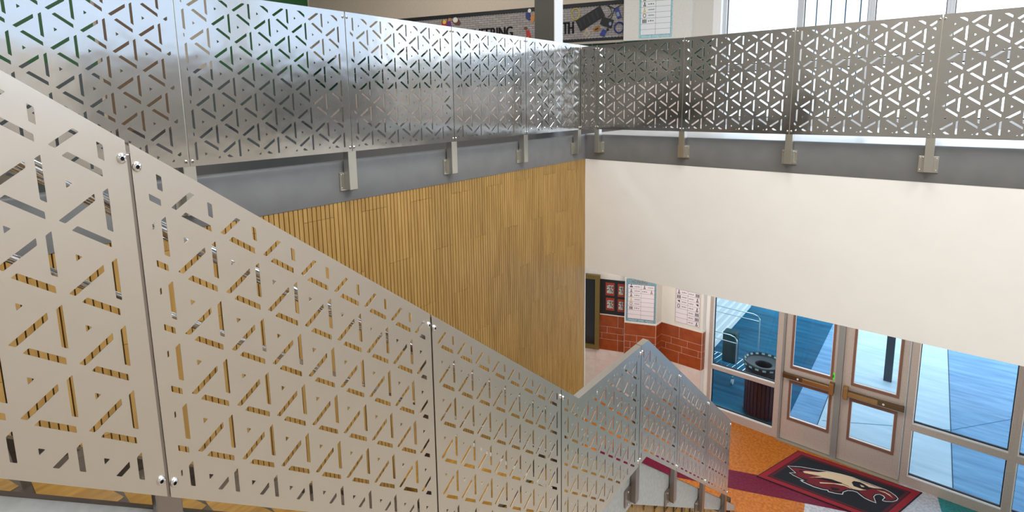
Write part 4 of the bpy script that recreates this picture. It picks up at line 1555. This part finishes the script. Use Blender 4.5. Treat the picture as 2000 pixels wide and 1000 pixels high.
for r in (0.078, 0.066):
    MB().tube([FU(ux(-0.945 + r * cos(2 * pi * i / 20)), 0.565 + 1.15 * r * sin(2 * pi * i / 20), 0.024) for i in range(20)], 0.006, 6, closed=True).build('cable_loop', BLUEP, t)
t = thing('yellow_cable', 'looped pale yellow cable left of the slanted black keyboard', 'cable', FU(ux(-1.66), 0.72, 0.02))
for r in (0.07, 0.06):
    MB().tube([FU(ux(-1.645 + r * cos(2 * pi * i / 20)), 0.83 + 1.4 * r * sin(2 * pi * i / 20), 0.022) for i in range(20)], 0.005, 6, closed=True).build('cable_loop', CABY, t)
pin('circuit_board', 'small orange circuit board below the slanted black keyboard', 'device',
    [([(-1.37, 0.575), (-1.27, 0.625), (-1.23, 0.56), (-1.33, 0.515)], ORNG, 'board', 0.012, 0.02), ([(-1.33, 0.56), (-1.28, 0.585), (-1.27, 0.57), (-1.32, 0.545)], BLACK, 'chip', 0.02, 0.027)])
pin('blue_module', 'small dark blue part pinned below the black camera part', 'device',
    [([(-1.25, 0.47), (-1.2, 0.56), (-1.14, 0.53), (-1.18, 0.43)], BLUEP, 'body', 0.012, 0.028), ([(-1.15, 0.55), (-1.12, 0.57), (-1.1, 0.54), (-1.13, 0.52)], BLACK, 'plug', 0.012, 0.028)])
pin('tan_ornament', 'tan triangular wire ornament left of the orange circuit board', 'ornament',
    [([(-1.52, 0.49), (-1.46, 0.6), (-1.39, 0.5), (-1.46, 0.44)], TAN, 'body', 0.012, 0.022), (circ(-1.46, 0.51, 0.018, 0.024, 8), GREYC, 'ring', 0.022, 0.027)])
# clusters of coloured paper figures on the left
PAL = [mat('paper_yellow', (0.6, 0.5, 0.06), 0.7), mat('paper_red', (0.4, 0.03, 0.03), 0.7), mat('paper_purple', (0.12, 0.03, 0.18), 0.7), mat('paper_white', (0.7, 0.66, 0.6), 0.7),
       mat('paper_navy', (0.03, 0.04, 0.15), 0.7), mat('paper_orange', (0.5, 0.2, 0.05), 0.7), mat('paper_brown', (0.12, 0.05, 0.03), 0.7)]
pin('paper_cutout', 'cluster of colourful paper cutouts above the letters on the brick print board', 'cutout',
    [([(-4.1, 0.82), (-4.1, 0.9), (-4.03, 0.92), (-3.98, 0.86), (-4.0, 0.8)], PAL[1], 'red_shape', 0.012, 0.016), (circ(-4.04, 0.875, 0.035, 0.04, 9), PAL[0], 'yellow_disc', 0.016, 0.02),
     ([(-4.0, 0.8), (-3.98, 0.93), (-3.92, 0.91), (-3.9, 0.79)], PAL[2], 'purple_shape', 0.016, 0.019), ([(-3.97, 0.88), (-3.95, 0.94), (-3.9, 0.93), (-3.92, 0.88)], PAL[5], 'orange_shape', 0.019, 0.022)])
pin('paper_cutout', 'white and brown flower shaped paper cutout right of the colourful cluster', 'cutout',
    [([(-3.9, 0.88), (-3.85, 0.93), (-3.75, 0.9), (-3.71, 0.83), (-3.74, 0.79), (-3.83, 0.81)], PAL[6], 'brown_shape', 0.012, 0.016), (circ(-3.82, 0.895, 0.05, 0.05, 9), PAL[3], 'white_disc', 0.016, 0.02)])
pin('paper_cutout', 'navy and orange paper figure beside the dark steel column, topmost', 'cutout',
    [([(-2.5, 0.83), (-2.5, 0.92), (-2.42, 0.93), (-2.4, 0.8), (-2.44, 0.78)], PAL[4], 'navy_shape', 0.012, 0.016), (circ(-2.43, 0.95, 0.03, 0.035, 9), PAL[3], 'white_disc', 0.016, 0.02),
     ([(-2.42, 0.83), (-2.36, 0.9), (-2.33, 0.84), (-2.38, 0.72)], PAL[5], 'orange_shape', 0.016, 0.02)])
pin('paper_cutout', 'red and yellow paper figure beside the dark steel column, lowest', 'cutout',
    [([(-2.48, 0.42), (-2.5, 0.62), (-2.44, 0.63), (-2.4, 0.5), (-2.42, 0.42)], PAL[1], 'red_shape', 0.012, 0.016), ([(-2.48, 0.42), (-2.46, 0.52), (-2.42, 0.42)], PAL[0], 'yellow_shape', 0.016, 0.02),
     (circ(-2.5, 0.66, 0.035, 0.025, 8), PAL[6], 'brown_disc', 0.016, 0.02)])

# voice chart on the upper pilaster
Fub = frame((-0.8, 2.5), radians(18))
cellsU = [(0, 4, 1, INK, 4, 0), (1, 4, 1, BRN, 3, 1), (0, 5, 1, INK, 3, 0), (0, 6, 1, YEL, 6, 0), (0, 7, 4, BRN, 7, 0), (0, 8, 2, INK, 3, 0), (0, 3, 0, INK, 5, 0), (1, 3, 2, INK, 5, 0)]
chart(Fub, 0.215, 0.722, 0.355, 1.4, 'aqua bordered voice chart on the pale pilaster, upper floor', AQUA, 11, cellsU, 'FRONT LINE. VOICE', bw=(0.025, 0.055, 0.05), paper=WPAPER)

# upper glazing
ZLO = (ZU, ZT)
FS_keep = FS
FS = frame((0, YS + 0.02), 0.0)
WH = mat('white_frame', (0.62, 0.64, 0.68), 0.4, 0.2)
xs_u = [0.56, 1.61, 2.42, 3.2, 4.2, 5.2, 6.4, 8.0]
for i, (a, b) in enumerate(zip(xs_u, xs_u[1:])):
    window_unit('window_%d' % (4 + i), a, b, [(-0.9, -0.2), (-0.12, ZT - 0.1)], GL_CLEAR, WH, 0.035 if i else 0.06, 0.03)
